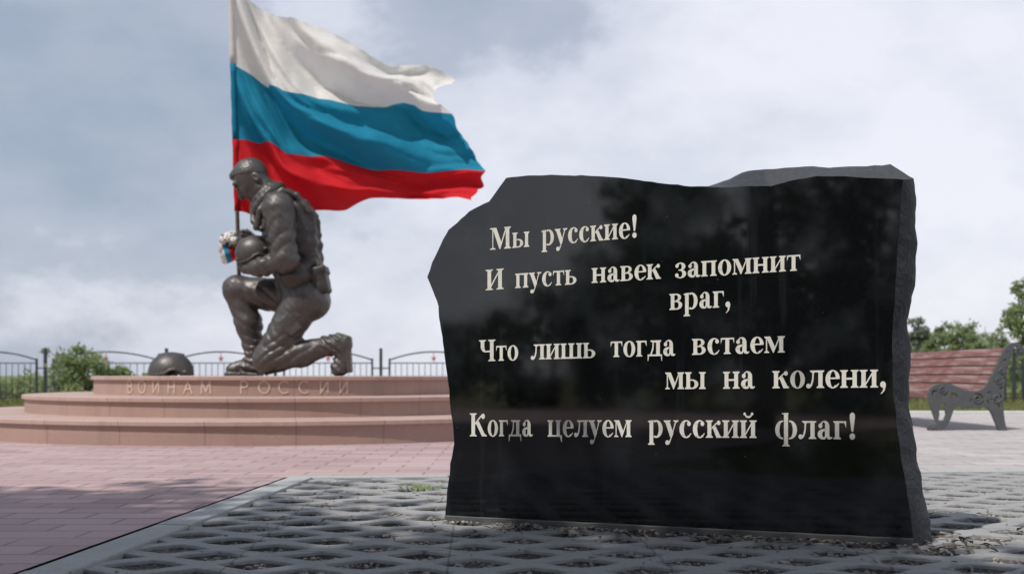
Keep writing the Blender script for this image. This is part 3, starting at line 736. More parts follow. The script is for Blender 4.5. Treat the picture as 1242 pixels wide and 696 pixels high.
    f1 = 1.25*rdg((u*.52-x*.36)+2.4*w1)*band(P(350, 430, NR_), (48, 34, 34))           # shin and knee of the kneeling leg
    f2 = rdg((x*.30+u*.40)+2.4*w1)*band(P(342, 412, NR_), (34, 34, 34))*.8
    f3 = rdg((u*.52+x*.25)+1.8*w1)*band(P(300, 400, FR), (30, 30, 55))
    f4 = rdg((u*.34-x*.30)+2.6*w1)*band(P(352, 305, -44), (34, 26, 52))
    f5 = rdg((x*.62+u*.25)+2*w1)*band(P(335, 328, -40), (30, 22, 22))
    f6 = rdg((x*.30+u*.35)+2.0*w1)*band(P(325, 362, FR), (55, 30, 30))
    head = np.clip(1-np.sqrt(((x-C[0])/34)**2+((u-C[2])/38)**2)*1.0, 0, 1) > 0
    hand = np.sqrt((x-302)**2+(u-P(0, 327, 0)[2])**2) < 18
    fold = (1.6*f1+1.6*f2+1.5*f3+1.7*f4+1.6*f5+1.8*f6+.45*wob(g, .35, 9))
    b.f += np.where(head | hand, 0, fold).astype(np.float32)
    # trouser pocket on the thigh, seams
    b.box(P(360, 397, NR_-16.2), (8.5, 3.0, 12), (np.array((.75, 0, .66)), np.array((0, 1, 0)), np.array((-.66, 0, .75))), 2, 2)
    b.box(P(363, 390, NR_-16.8), (9.0, 3, 4.2), (np.array((.75, 0, .66)), np.array((0, 1, 0)), np.array((-.66, 0, .75))), 1.5, 1)
    sculpt('body', b, M['bronze'], statue, statO)
    # ---------------- hair
    h = Field((268, -26, 220), (326, 26, 268), .8)
    n0 = Fv*.62-Uv*.78; n0 = n0/np.linalg.norm(n0)
    h.ell(hd(-1.0, 1.4), (22.0, 19.0, 20.7), AX, k=0, cut=[(tuple(n0), hd(2, 3))])
    h.cap(hd(11.5, 13.5, -6), hd(11.5, 13.5, 6), 3.6, 3.6, k=6); h.cap(hd(15.5, 14.5, -2.5), hd(16, 15, 3.5), 2.6, k=6)
    _, g = h.all(); h.f += (.10*np.sin(g[0]*1.3+g[2]*.9+1.5*wob(g, .3, 4))+.26*wob(g, 1.1, 5)).astype(np.float32)
    sculpt('hair', h, M['bronze'], statue, statO)
    # ---------------- armour vest, collar and back plate
    v = Field((300, -52, 80), (412, 52, 240), 1.0)
    v.ell(P(352, 296, 0), (33.5, 40, 50), k=0)
    v.cap(P(362, 262, -20), P(372, 300, -20), 15, 15, k=6); v.cap(P(362, 262, 20), P(372, 300, 20), 15, 15, k=6)
    v.cap(P(352, 247, -22), P(338, 262, -24), 10, k=5); v.cap(P(352, 247, 22), P(338, 262, 24), 10, k=5)
    v.cap(P(378, 318, -22), P(378, 318, 22), 11, k=5)
    v.cap(P(364, 337, -26), P(360, 338, 26), 20, k=5)
    v.cap(P(380, 268, -18), P(381, 314, -18), 5.5, 6.5, k=5); v.cap(P(380, 268, 18), P(381, 314, 18), 5.5, 6.5, k=5)
    # arm holes
    for sg in (-1, 1):
        v.cap(P(346, 263, sg*36), P(352, 290, sg*60), 19, 19, k=2, op='sub')
    v.cap(P(310, 225, 0), P(326, 244, 0), 15, k=2, op='sub')
    _, g = v.all(); v.f += (.9*np.sin(g[2]*.42+1.6*wob(g, .12, 2))*(g[2] < 175)+.5*wob(g, .4, 6)).astype(np.float32)
    sculpt('vest', v, M['bronze2'], statue, statO)
    # standing collar and shoulder strap
    c = Field((296, -48, 160), (388, 48, 246), .9)
    for k in range(24):
        a0, a1 = 2*math.pi*k/24, 2*math.pi*(k+1)/24
        e = lambda a: tuple(np.array(P(326, 245, 0))+np.array((.65, 0, .76))*22.5*math.cos(a)+np.array((0, 1, 0))*24*math.sin(a))
        c.cap(e(a0), e(a1), 5.6, k=1.5)
        e2 = lambda a: tuple(np.array(P(321, 240, 0))+np.array((.65, 0, .76))*20.5*math.cos(a)+np.array((0, 1, 0))*21.5*math.sin(a))
        c.cap(e2(a0), e2(a1), 3.4, k=1.5)
    for sg in (-1, 1):
        pts = [P(319, 282, sg*34), P(325, 262, sg*38), P(335, 246, sg*36), P(349, 238, sg*30), P(365, 243, sg*26), P(378, 260, sg*26)]
        for p, q in zip(pts[:-1], pts[1:]): c.cap(p, q, 4.0, k=2)
        lap = [P(309, 258, sg*8), P(312, 272, sg*16), P(322, 282, sg*24)]
        for p, q in zip(lap[:-1], lap[1:]): c.cap(p, q, 4.0, k=2)
    _, g = c.all(); c.f += (.6*wob(g, .35, 8)).astype(np.float32)
    sculpt('collar', c, M['bronze'], statue, statO)
    # ---------------- hip pouch
    p = Field((370, -46, 90), (410, 10, 140), .9)
    ax = (np.array((.97, 0, .24)), np.array((0, 1, 0)), np.array((-.24, 0, .97)))
    p.box(P(391, 343, -14), (9.5, 16, 16.5), ax, 5, 2); p.box(P(390, 332, -14.5), (10.3, 17, 5), ax, 3, 2)
    _, g = p.all(); p.f += (.7*wob(g, .3, 8)).astype(np.float32)
    sculpt('pouch', p, M['bronze2'], statue, statO)
    # ---------------- boots
    k = Field((392, -44, -4), (434, -2, 56), .9)
    k.cap(P(398, 422, NR_), P(414, 419, NR_), 12.2, 12.5, k=3); k.cap(P(414, 419, NR_), P(420, 418, NR_), 12, 10, k=3)
    k.cap(P(419, 420, NR_), P(418, 446, NR_), 10.5, 9.5, k=4); k.ell(P(415, 448, NR_), (10, 11, 9), k=4)
    k.box(P(427.0, 431, NR_), (2.3, 9, 22), (np.array((1, 0, .06)), np.array((0, 1, 0)), np.array((-.06, 0, 1))), 1.5, 1.5)
    k.box(P(426, 417, NR_), (4.0, 8, 6.5), (np.array((1, 0, .06)), np.array((0, 1, 0)), np.array((-.06, 0, 1))), 1.5, 1.5)
    _, g = k.all(); k.f += (1.0*np.sin(g[2]*.7+g[0]*.5+wob(g, .3, 1)*2)*(g[0] < 418)+.4*wob(g, .5, 2)).astype(np.float32)
    sculpt('boot', k, M['bronze'], statue, statO)
    k = Field((262, 2, -4), (322, 46, 50), .9)
    k.cap(P(303, 418, FR), P(304, 442, FR), 12, 12, k=3); k.cap(P(304, 443, FR), P(283, 447, FR), 11.5, 8.5, k=4); k.ell(P(277, 449, FR), (9, 10, 7.5), k=4)
    k.box(P(290, 455, FR), (22, 10, 2.6), (np.array((1, 0, 0)), np.array((0, 1, 0)), np.array((0, 0, 1))), 1.5, 1.5); k.ell(P(309, 449, FR), (7, 9, 8), k=4)
    _, g = k.all(); k.f += (1.0*np.sin(g[2]*.75+g[0]*.2+wob(g, .3, 1)*2)*(g[0] > 288)+.4*wob(g, .5, 2)).astype(np.float32)
    sculpt('boot', k, M['bronze'], statue, statO)
    # ---------------- helmet in the crook of the arm
    m = Field((284, -50, 118), (344, 12, 176), .9)
    helmet_field(m, P(312.5, 310, -20), 20.5, .20, -.55)
    sculpt('held_helmet', m, M['bronze'], statue, statO)
def helmet_field(m, c, r, tilt, lo=-.62):
    ca, sa = math.cos(tilt), math.sin(tilt)
    ax = (np.array((ca, 0, sa)), np.array((0, 1, 0)), np.array((-sa, 0, ca))); c = np.array(c, float)
    at = lambda a, b, u: tuple(c+ax[0]*a*r+ax[1]*b*r+ax[2]*u*r)
    m.ell(at(0, 0, 0), (1.08*r, .95*r, .98*r), ax, k=0, cut=[(tuple(-ax[2]), at(0, 0, lo))])
    m.ell(at(.12, 0, lo-.13), (.80*r, .78*r, .78*r), ax, k=1, op='sub')
    m.box(at(.38, -1.0, lo-.10), (.30*r, .34*r, .32*r), ax, 4, 2.5, op='sub'); m.box(at(.38, 1.0, lo-.10), (.30*r, .34*r, .32*r), ax, 4, 2.5, op='sub')
    n = 28
    for k in range(n):
        pts = []
        for t in (k, k+1):
            a = 2*math.pi*t/n; lift = .26*math.exp(-((math.cos(a)-.38)/.34)**2)
            pts.append(at(1.03*math.cos(a), .93*math.sin(a), lo+.05+lift))
        m.cap(pts[0], pts[1], .052*r, k=.5)
    m.cap(at(-.95, -.55, -.28), at(.9, -.62, .02), .075*r, k=1); m.cap(at(-.6, 0, .86), at(.6, 0, .86), .05*r, k=3)
soldier()
def loose_helmet():
    m = Field((176, -34, -4), (240, 34, 40), .9)
    helmet_field(m, P(207.5, 452.5, 0), 25, 0, -.16)
    V, Q = m.net(); s = (D-1.05)/D; Yh = D-.75
    o = Vector(((207-CX)/F*Yh, Yh, Z3)); pm = Yh/F
    wv = [((a[0]-207)*pm, a[1]*pm, a[2]*pm) for a in V]
    h = mesh('bronze_helmet', wv, Q.tolist(), M['bronze'], None, True); h.location = o
    tag(h, 'bronze combat helmet lying on the platform in front of the kneeling statue', 'helmet')
loose_helmet()

# ------------------------------------------------------------------ flag on its pole
FD = D+42*PXM
def catrom(pts, n):
    pts = np.array(pts, float); d = np.r_[0, np.cumsum(np.hypot(*np.diff(pts, axis=0).T))]; t = np.linspace(0, d[-1], n)
    out = np.stack([np.interp(t, d, pts[:, k]) for k in (0, 1)], 1)
    ker = np.array([1, 2, 3, 2, 1])/9
    sm = out.copy()
    for k in (0, 1): sm[2:-2, k] = np.convolve(out[:, k], ker, 'valid')
    return sm
def flagpole():
    base = W(293.5, 0, FD); base.z = Z3
    root = empty('flagpole', base); tag(root, 'slim metal flagpole held by the bronze soldier, flying a white, blue and red flag', 'flag')
    mb = MB(); top = W(279.2, -40, FD); low = W(290.6, 356, FD)
    mb.tube([low-base, top-base], [.022, .018], 12); mb.tube([top-base, top-base+Vector((0, 0, .05))], [.03, .012], 12)
    mb.build('pole', M['pole'], root, True)
    nu = 150
    top = catrom([(279, -14), (291, -7), (305, 0), (333, 15), (363, 28), (397, 39), (427, 52), (449, 67), (471, 75), (497, 71), (518, 68), (535, 76), (551, 89)], nu)
    c1 = catrom([(281, 78), (307, 91), (330, 104.5), (352, 114), (389, 121), (427, 127), (464, 124), (486, 117), (500, 121), (510, 130), (524, 134.5), (546, 139)], nu)
    c2 = catrom([(282, 170), (300, 169), (315, 170), (333, 175.5), (348, 187), (397, 189.5), (419, 196), (449, 201.5), (479, 203), (516, 207), (561, 204), (582, 208)], nu)
    c3 = catrom([(285, 256), (297, 257), (308, 261), (335, 262), (374, 254), (392, 251), (417, 249), (435, 244.5), (449, 240), (479, 240), (524, 239), (557, 241), (573, 247)], nu)
    right = 1
    NV = 28; V = []; Fc = []; fm = []
    rows = []
    for si, (a, b) in enumerate(((top, c1), (c1, c2), (c2, c3))):
        for k in range(NV if si < 2 else NV+1):
            t = k/NV; r = a*(1-t)+b*t
            rows.append((r, (si+t)/3))
    for (r, v) in rows:
        for i in range(nu):
            u = i/(nu-1); x, y = r[i]
            if v > .33: x += 6*math.sin(math.pi*min(1, (v-.33)/.67))*u**6
            elif v > 0: x += -22*math.sin(math.pi*v/.33)*u**10
            g = min(1, u/.14); g = g*g*(3-2*g)
            ph = v-.72*(1-math.exp(-u/.20))
            wv = mnoise.noise((u*3, v*3, 4)); aa = 2*math.pi*(ph*2.5+.10)+.9*math.sin(u*5); dy = g*(.155*math.sin(aa+.55*math.sin(aa)) + .050*math.sin(2*math.pi*(ph*5.3+u*.8)+2.2*wv) + .05*mnoise.noise((u*7, v*5-u*6, 0))+.016*mnoise.noise((u*20, v*14-u*10, 3)) + .085*(1-abs(mnoise.noise((ph*6.5+1.3, u*2.6, 7)))*1.6)**3*.8 + .03*(1-abs(mnoise.noise((ph*13, u*5, 2)))*1.6)**2)
            dy += .20*math.sin(u*2.4*math.pi+1.0+v*1.3)*g*u
            # sharp swags from the head of the hoist and the turned-over top corner
            for (uc, vc, am, wdt) in ((.16, .25, .06, .05), (.30, .60, .07, .05)):
                dd = (u-uc-.35*(v-vc)); dy += g*am*math.exp(-(dd/wdt)**2)
            if u > .96: x += 5*(u-.96)/.04*mnoise.noise((v*16, 1, 5))
            tw = max(0, (u-.80)/.20); dy += -.22*tw*tw*max(0, 1-v/.28)
            dy += .12*tw*math.sin(9*v+2)*1
            q = W(x, y, FD+dy); dyc = dy
            V.append(Vector(((x-CX)*FD/F, FD+dy, H+(HY-y)*FD/F))-base)
    nr = len(rows)
    for j in range(nr-1):
        for i in range(nu-1):
            a = j*nu+i; Fc.append((a, a+nu, a+nu+1, a+1)); fm.append(min(2, j//NV))
    mesh('flag_cloth', V, Fc, [M['flag_white'], M['flag_blue'], M['flag_red']], root, True, fm)
    # the sleeve that the pole runs through
    mb = MB()
    for mi, (ya, yb) in enumerate(((-14, 78), (78, 170), (170, 256))):
        pts = []
        for k in range(9):
            y = ya+(yb-ya)*k/8; p = W(279.2+14.3*(y+40)/497, y, FD); pts.append(p-base)
        mb.tube(pts, [.030+.003*math.sin(k*2.1+mi) for k in range(9)], 12, mi)
    mb.build('sleeve', [M['flag_white'], M['flag_blue'], M['flag_red']], root, True)
flagpole()
def bouquet():
    Yb = FD-.20; c = W(279, 291, Yb)
    root = empty('flower_bunch', c); tag(root, 'small bunch of white flowers tied to the flagpole below the soldier\'s gloved hand', 'flowers')
    rng = random.Random(4)
    for i, (dx, dy, r, mt) in enumerate(((1, -2, 6.0, 'petal'), (7, 1, 5.4, 'petal'), (3, 5, 5.2, 'petal'), (-6, 2, 5.0, 'petal2'), (-2, -4, 4.6, 'petal2'), (6, -6, 4.6, 'petal'), (-8, 8, 4.4, 'petal2'))):
        mb = MB(); cc = Vector((dx*PXM, rng.uniform(-.05, .03)-.02, -dy*PXM)); rr = r*PXM
        for k in range(22):
            d = Vector((rng.gauss(0, 1), rng.gauss(0, 1)-.6, rng.gauss(0, 1)+.3)).normalized(); s = d.orthogonal().normalized(); t = d.cross(s); w = rr*.55
            p = cc+d*rr*rng.uniform(.45, .9)
            mb.add([p-s*w-t*w*.5, p-t*w+d*.2*w, p+s*w-t*w*.5, p+s*w*.8+t*w*.6+d*.3*w, p+t*w+d*.1*w, p-s*w*.8+t*w*.6+d*.3*w], [(0, 1, 2, 3, 4, 5)])
        mb.build('flower', M[mt], root, False)
    mb = MB()
    for k in range(26):
        p = Vector((rng.uniform(-8, 9)*PXM, rng.uniform(-.03, .06), rng.uniform(-14, 4)*PXM)); d = Vector((rng.gauss(0, 1), rng.gauss(0, 1), rng.gauss(0, 1))).normalized()*.05; s = d.orthogonal().normalized()*.014
        mb.add([p-d, p+s, p+d, p-s], [(0, 1, 2, 3)])
    for k in range(5): mb.tube([Vector((rng.uniform(-4, 6)*PXM, .02, 0)), Vector((4*PXM, .08, -22*PXM))], .006, 5)
    mb.build('stems', M['leaf_dark'], root)
    # little tricolour pennant
    base = W(281, 296, Yb-.05)
    nu, nv = 12, 15; V = []; Fc = []; fm = []
    for j in range(nv+1):
        for i in range(nu+1):
            u, v = i/nu, j/nv
            x = 282-16*u+2*v-2*u*v+6*v; y = 289+12*u+26*v-5*u*v
            V.append(W(x-2, y, Yb-.05+.05*math.sin(u*6+v*3)+.02*math.sin(v*9))-base)
    for j in range(nv):
        for i in range(nu):
            a = j*(nu+1)+i; Fc.append((a, a+1, a+nu+2, a+nu+1)); fm.append(min(2, int(i*3/nu)))
    r = mesh('tricolour_ribbon', V, Fc, [M['flag_red'], M['flag_blue'], M['flag_white']], None, True, fm); r.location = base
    tag(r, 'small white, blue and red ribbon hanging beneath the white flowers', 'ribbon')
bouquet()

# ------------------------------------------------------------------ iron fence
def fence():
    YF = 21.0; s = F/YF
    def star_part(mb, c, r):
        p = [(c[0]+(r if i % 2 == 0 else r*.42)*math.sin(i*math.pi/5), c[1]+(r if i % 2 == 0 else r*.42)*math.cos(i*math.pi/5)) for i in range(10)]
        V = [(x, -.012, z) for x, z in p]+[(x, .012, z) for x, z in p]+[(c[0], -.022, c[1]), (c[0], .022, c[1])]
        mb.add(V, [(20, (i+1) % 10, i) for i in range(10)]+[(21, 10+i, 10+(i+1) % 10) for i in range(10)]+[(i, (i+1) % 10, 10+(i+1) % 10, 10+i) for i in range(10)])
    def post(loc, par):
        o = MB(); o.box((0, 0, .54), (.055, .055, 1.10), bev=.006)
        ob = o.build('post', M['iron'], par); ob.location = loc
    def panel(w, par, loc):
        hw = w/2
        top = lambda x: .86+.16*(1-(x/hw)**2)
        mb = MB(); pts = [(hw*(i/12-1)*1.0, 0, top(hw*(i/12-1))) for i in range(25)]
        mb.tube(pts, .014, 6); mb.box((-hw, 0, .46), (.036, .036, .86)); mb.box((hw, 0, .46), (.036, .036, .86))
        mb.tube([(-hw, 0, .80), (hw, 0, .80)], .010, 6); mb.tube([(-hw, 0, .12), (hw, 0, .12)], .012, 6)
        for sx in (-1, 1):
            for z in (.70, .12): mb.tube([(sx*hw, 0, z), (sx*(hw+.155), 0, z)], .012, 6)
        root = mb.build('panel', M['iron'], par); root.location = loc
        mb = MB(); n = 15
        for i in range(1, n):
            x = -hw+w*i/n; mb.tube([(x, 0, .12), (x, 0, .80)], .007, 5)
        for k in range(-2, 3):
            a = [(k*w/5.4+.085*math.cos(t*math.pi/8), .008, .30+.085*math.sin(t*math.pi/8)) for t in range(17)]
            mb.tube(a, .006, 5)
        mb.build('bars', M['iron'], root)
        mb = MB(); star_part(mb, (0, .895), .062); mb.tube([(0, 0, .80), (0, 0, 1.01)], .007, 5); mb.build('star', M['star'], root)
    xs = [55-132*2, 55-132, 55, 55+147, 334, 462, 590, 718, 846, 974, 1102, 1230, 1358, 1486]
    org = Vector(((xs[2]-CX)*YF/F, YF, -.06))
    whole = empty('iron_fence', org); tag(whole, 'long dark iron fence of arched sections with red stars, running behind the platform and bench', 'fence')
    for i in range(len(xs)-1):
        w = (xs[i+1]-xs[i])*YF/F-.34; c = ((xs[i]+xs[i+1])/2-CX)*YF/F
        panel(w, whole, Vector((c, YF, -.06))-org)
    for x in xs: post(Vector(((x-CX)*YF/F, YF, -.06))-org, whole)
fence()

# ------------------------------------------------------------------ bench
def bench():
    YB = 9.7; k = YB/F/3.165
    ox, oz = 1060+360/3.165, 522.0
    base = W(ox, oz, YB); base.z = 0
    def q(x, y): return Vector((((1060+x/3.165)-ox)*YB/F, (522-(320+y/3.165))*YB/F))
    root = empty('park_bench', base); tag(root, 'park bench with worn red wooden slats and ornate grey cast iron ends', 'bench')
    outer = [(522, 352), (508, 400), (499, 450), (494, 500), (493, 560), (500, 615), (514, 646), (512, 654), (484, 655), (478, 640), (462, 598), (440, 550), (415, 547), (370, 552), (330, 545), (308, 548), (297, 575), (287, 605), (268, 632), (250, 642), (226, 645), (206, 637), (204, 624), (214, 614), (232, 616), (238, 606), (226, 572), (212, 535), (205, 505), (212, 480), (232, 463), (262, 456), (292, 460), (318, 472), (350, 486), (385, 490), (410, 485), (432, 462), (452, 424), (470, 385), (488, 345), (506, 315), (530, 301), (556, 304), (571, 322), (570, 342), (556, 354), (541, 348), (538, 336), (548, 330), (552, 322), (544, 316), (532, 320)]
    def crescent(cx, cy, r, a0, a1, th):
        n = 9; o = [(cx+r*math.cos(R(a0+(a1-a0)*i/n)), cy+r*math.sin(R(a0+(a1-a0)*i/n))) for i in range(n+1)]
        inn = [(cx+(r-1.35*th*math.sin(math.pi*i/n))*math.cos(R(a0+(a1-a0)*i/n)), cy+(r-1.35*th*math.sin(math.pi*i/n))*math.sin(R(a0+(a1-a0)*i/n))) for i in range(n-1, 0, -1)]
        return o+inn
    holes = [[(246, 560), (262, 552), (274, 560), (277, 578), (268, 598), (252, 608), (244, 596), (248, 578)], [(296, 492), (312, 496), (322, 508), (312, 512), (302, 508), (292, 516), (286, 508)],
             [(248, 545), (262, 534), (276, 536), (268, 546), (256, 552)], crescent(396, 517, 22, 190, 430, 11), crescent(396, 517, 9, 0, 320, 8), crescent(468, 512, 22, -70, 190, 12), crescent(438, 528, 10, 20, 330, 9), crescent(232, 498, 15, 100, 330, 8), crescent(262, 500, 14, -60, 150, 8), crescent(466, 514, 8, 120, 420, 6),
             crescent(474, 452, 16, 150, 350, 10), crescent(482, 470, 12, -30, 150, 8), crescent(486, 414, 14, 130, 350, 9), crescent(494, 432, 10, -40, 140, 6), crescent(498, 376, 12, 120, 345, 9), crescent(502, 394, 9, -40, 140, 5), crescent(514, 342, 10, 130, 320, 6),
             crescent(440, 500, 12, 150, 330, 7), crescent(360, 518, 14, -40, 140, 7), [(468, 536), (480, 540), (482, 556), (474, 552)]]
    cu = bpy.data.curves.new('side_frame', 'CURVE'); cu.dimensions = '2D'; cu.fill_mode = 'BOTH'; cu.extrude = .015; cu.bevel_depth = .003; cu.bevel_resolution = 1
    def spl(pts):
        s = cu.splines.new('POLY'); s.points.add(len(pts)-1); s.use_cyclic_u = True
        for i, p in enumerate(pts): s.points[i].co = (p.x, p.y, 0, 1)
    def chaikin(p):
        o = []
        for a, b in zip(p, p[1:]+p[:1]): o += [a*.75+b*.25, a*.25+b*.75]
        return o
    spl(chaikin(chaikin([q(*p) for p in outer])))
    for h in holes: spl([q(*p) for p in h])
    tmp = bpy.data.objects.new('tmp', cu); COL.objects.link(tmp)
    dg = bpy.context.evaluated_depsgraph_get(); me = bpy.data.meshes.new_from_object(tmp.evaluated_get(dg)); bpy.data.objects.remove(tmp)
    for v in me.vertices: v.co = Vector((v.co.x, -v.co.z, v.co.y))
    me.flip_normals(); me.materials.clear(); me.materials.append(M['biron'])
    LB = 2.7
    for y in (0, LB):
        o = bpy.data.objects.new('side_frame', me); link(o, root); o.location = (y*.02, y, 0)
        # raised scrolls
        for (cx, cy, r) in ((262, 480, 16), (395, 516, 19), (468, 515, 18), (474, 448, 13), (487, 410, 12), (553, 330, 12), (228, 630, 10)):
            pts = []; mb = MB()
            for t in range(22):
                a = t*.42; rr = r*(1-t/28.0); p = q(cx+rr*math.cos(a), cy+rr*math.sin(a)); pts.append((p.x, -.019, p.y))
            mb.tube(pts, .0075, 6)
            mb.build('scroll', M['biron'], o, True)
    # back slats
    a, b = q(494, 322), q(412, 497); n = 5
    d = (b-a)/n; ang = math.atan2(-(b-a).y, -(b-a).x)
    for i in range(n):
        c = a+d*(i+.5); nrm = Vector((-d.y, d.x)).normalized()
        rot = Matrix.Rotation(-(ang-math.pi/2), 3, 'Y')
        mb = MB(); mb.box((0, LB/2, 0), (.032, LB+.02, d.length*.86), rot, bev=.006)
        o = mb.build('back_slat', M['slat'], root); o.location = (c.x-.02+.02*LB/2, 0, c.y)
    sa, sb = q(228, 482), q(412, 488)
    for i in range(5):
        t = (i+.5)/5; c = sa+(sb-sa)*t
        mb = MB(); mb.box((0, LB/2, 0), (abs(sb.x-sa.x)/5*.84, LB-.045, .035), None, bev=.006)
        o = mb.build('seat_slat', M['slat'], root); o.location = (c.x+.027, 0, c.y-.02)
    mb = MB(); c = q(222, 500); mb.box((0, LB/2, 0), (.03, LB-.045, .075), None, bev=.006)
    o = mb.build('front_rail', M['slat'], root); o.location = (c.x+.03, 0, c.y)
bench()

# ------------------------------------------------------------------ trees and shrubs
def leaves(mb_pts, size, rng, V, Fc, droop=.3):
    for p in mb_pts:
        d = Vector((rng.gauss(0, 1), rng.gauss(0, 1), rng.gauss(0, 1)-droop)).normalized(); s = d.orthogonal().normalized()
        s = (Matrix.Rotation(rng.uniform(0, 6.28), 3, d) @ s); L = size*rng.uniform(.6, 1.3); w = L*.36
        n = d.cross(s)*L*.12; b = len(V)
        V += [p, p+d*L*.4+s*w+n, p+d*L, p+d*L*.4-s*w+n]; Fc.append((b, b+1, b+2, b+3))
def tree(name, loc, hgt, crown_r, crown_lo, nclump, nleaf, size, leafm, label, cat, group=None, seed=1, trunk_r=.12, conic=0, gap=None):
    rng = random.Random(seed); root = empty(name, loc); tag(root, label, cat, group)
    tb = MB(); lean = Vector((rng.uniform(-.06, .06)*hgt, rng.uniform(-.06, .06)*hgt, 0))
    tb.tube([(0, 0, -.15), lean*.3+Vector((0, 0, hgt*.3)), lean*.7+Vector((0, 0, hgt*.6)), lean+Vector((0, 0, hgt*.92))], [trunk_r*1.25, trunk_r*.9, trunk_r*.55, trunk_r*.12], 9)
    V = []; Fc = []; cz = (hgt+crown_lo)/2; hz = (hgt-crown_lo)/2
    for c in range(nclump):
        while True:
            x, y, z = rng.uniform(-1, 1), rng.uniform(-1, 1), rng.uniform(-1, 1)
            rr = x*x+y*y+z*z
            if rr < 1 and rr > .12*rng.random(): break
        k = 1-conic*(z+1)/2; bl = 1+.25*mnoise.noise((x*2+seed, y*2, z*2))
        cc = Vector((x*crown_r*k*bl, y*crown_r*k*bl, cz+z*hz))+lean*((cz+z*hz)/hgt)
        t0 = max(.12, min(.9, (cc.z-crown_r*.5)/hgt)); p0 = lean*t0+Vector((0, 0, hgt*t0))
        if c % 3 == 0: tb.tube([p0, (p0+cc)/2+Vector((0, 0, .08*crown_r)), cc], [trunk_r*.38*(1-t0*.6), trunk_r*.2, trunk_r*.06], 5, cap=False)
        cr = crown_r*rng.uniform(.20, .42)*(1-.4*conic)*(.62 if nclump > 100 else 1)
        pts = []
        for _ in range(int(nleaf/nclump*rng.uniform(.6, 1.4))):
            v = Vector((rng.gauss(0, 1), rng.gauss(0, 1), rng.gauss(0, .7))); v = v.normalized()*cr*(rng.random()**.45)
            if gap is not None and gap(cc+v+Vector(loc)): continue
            pts.append(cc+v)
        leaves(pts, size, rng, V, Fc)
    tb.build('trunk', M['bark'], root, True)
    mesh('crown', V, Fc, leafm, root)
    return root
def opening(p):
    "a gap in the canopy: leaves left out where sunlight comes down on the stone, ragged at its edge"
    k = p.z/sunv.z; gx, gy = p.x-sunv.x*k, p.y-sunv.y*k
    e = .16*mnoise.noise((gx*3, gy*3, 2.2))+.07*mnoise.noise((gx*11, gy*11, 1))
    return -.5 < gx < 2.0 and 3.52+e < gy < 4.35+e and mnoise.noise((gx*5, gy*5, 7.7)) < .30
# tall trees behind the camera: they shade the foreground and show in the polished stone
SH = [(-8.2, -.9, 8.4, 3.0, 3.3), (-5.5, -1.0, 9.0, 3.3, 3.6), (-.2, -2.2, 8.2, 3.1, 3.2), (3.6, -2.6, 8.8, 3.3, 3.5), (-6.7, -2.0, 8.6, 3.0, 3.4), (-2.6, -3.0, 9.2, 3.1, 3.6), (1.7, -4.4, 8.4, 3.0, 3.4)]
for i, (x, y, h, r, lo) in enumerate(SH):
    tree('broadleaf_tree', (x, y, -.03), h, r, lo, 170, 31000, .17, M['leaf_dark'], 'tall broadleaf tree standing behind the viewer that shades the foreground paving', 'tree', 'trees behind the viewer', 40+i, .11, gap=opening)
for i, (x, y, h, r, lo) in enumerate(((-5.6, -9, 6.5, 2.4, .5), (-2.2, -10.5, 7.2, 2.6, .6), (1.2, -10, 6.6, 2.4, .4), (-9.2, -11.5, 4.6, 1.7, .6))):
    tree('bushy_tree', (x, y, -.05), h, r, lo, 44, 3000, .24, M['leaf_dark'], 'bushy dark tree behind the viewer that shows as a reflection in the polished stone', 'tree', 'reflected trees', 60+i, .16)
for i, (x, y, h) in enumerate(((-11.2, -6.4, 1.5), (-8.6, -7.2, 2.1), (-6.4, -7.6, 2.4), (-4.2, -7.8, 2.2), (-2.2, -8.0, 2.5), (-.2, -8.2, 2.2), (1.8, -8.2, 2.4))):  # unseen bushes added so the stone's lower reflection stays dark and leafy
    tree('added_hedge_bush', (x, y, -.05), h, 1.35, .0, 30, 2300, .17, M['leaf_dark'], 'dark hedge bush added behind the viewer to darken the low reflection in the stone', 'bush', 'added hedge', 80+i, .05)
# shrubs seen beyond the platform and bench
def at(px, Y, z=-.06): return ((px-CX)*Y/F, Y, z)
tree('shrub', at(97, 20.0), 1.12, .50, .05, 40, 2600, .075, M['leaf_light'], 'bushy light green shrub growing against the fence left of the platform', 'shrub', None, 5, .03)
tree('shrub', at(138, 20.3), .80, .42, .05, 24, 1000, .08, M['leaf_light'], 'loose green shrub touching the left end of the platform top step', 'shrub', None, 6, .03)
tree('shrub', at(72, 22.0), 1.24, .34, .10, 16, 600, .09, M['leaf_grey'], 'thin greyish shrub peeping up behind the bushy light green shrub', 'shrub', None, 7, .03)
tree('shrub', at(20, 23.0), .46, .70, .02, 20, 1000, .08, M['leaf_light'], 'low green bush beyond the fence at the left photo edge', 'shrub', None, 8, .03)
tree('shrub', at(-24, 22.5), .62, .60, .02, 20, 1100, .10, M['leaf_grey'], 'grey green bush beyond the fence, cut by the left photo edge', 'shrub', None, 9, .03)
tree('shrub', at(48, 24.0), .52, .60, .02, 18, 900, .10, M['leaf_light'], 'low pale green bush between the left fence panel and the bushy shrub', 'shrub', None, 10, .03)
tree('shrub', at(178, 22.5), .62, .60, .02, 18, 900, .10, M['leaf_light'], 'low bush beyond the fence just left of the loose helmet', 'shrub', None, 11, .03)
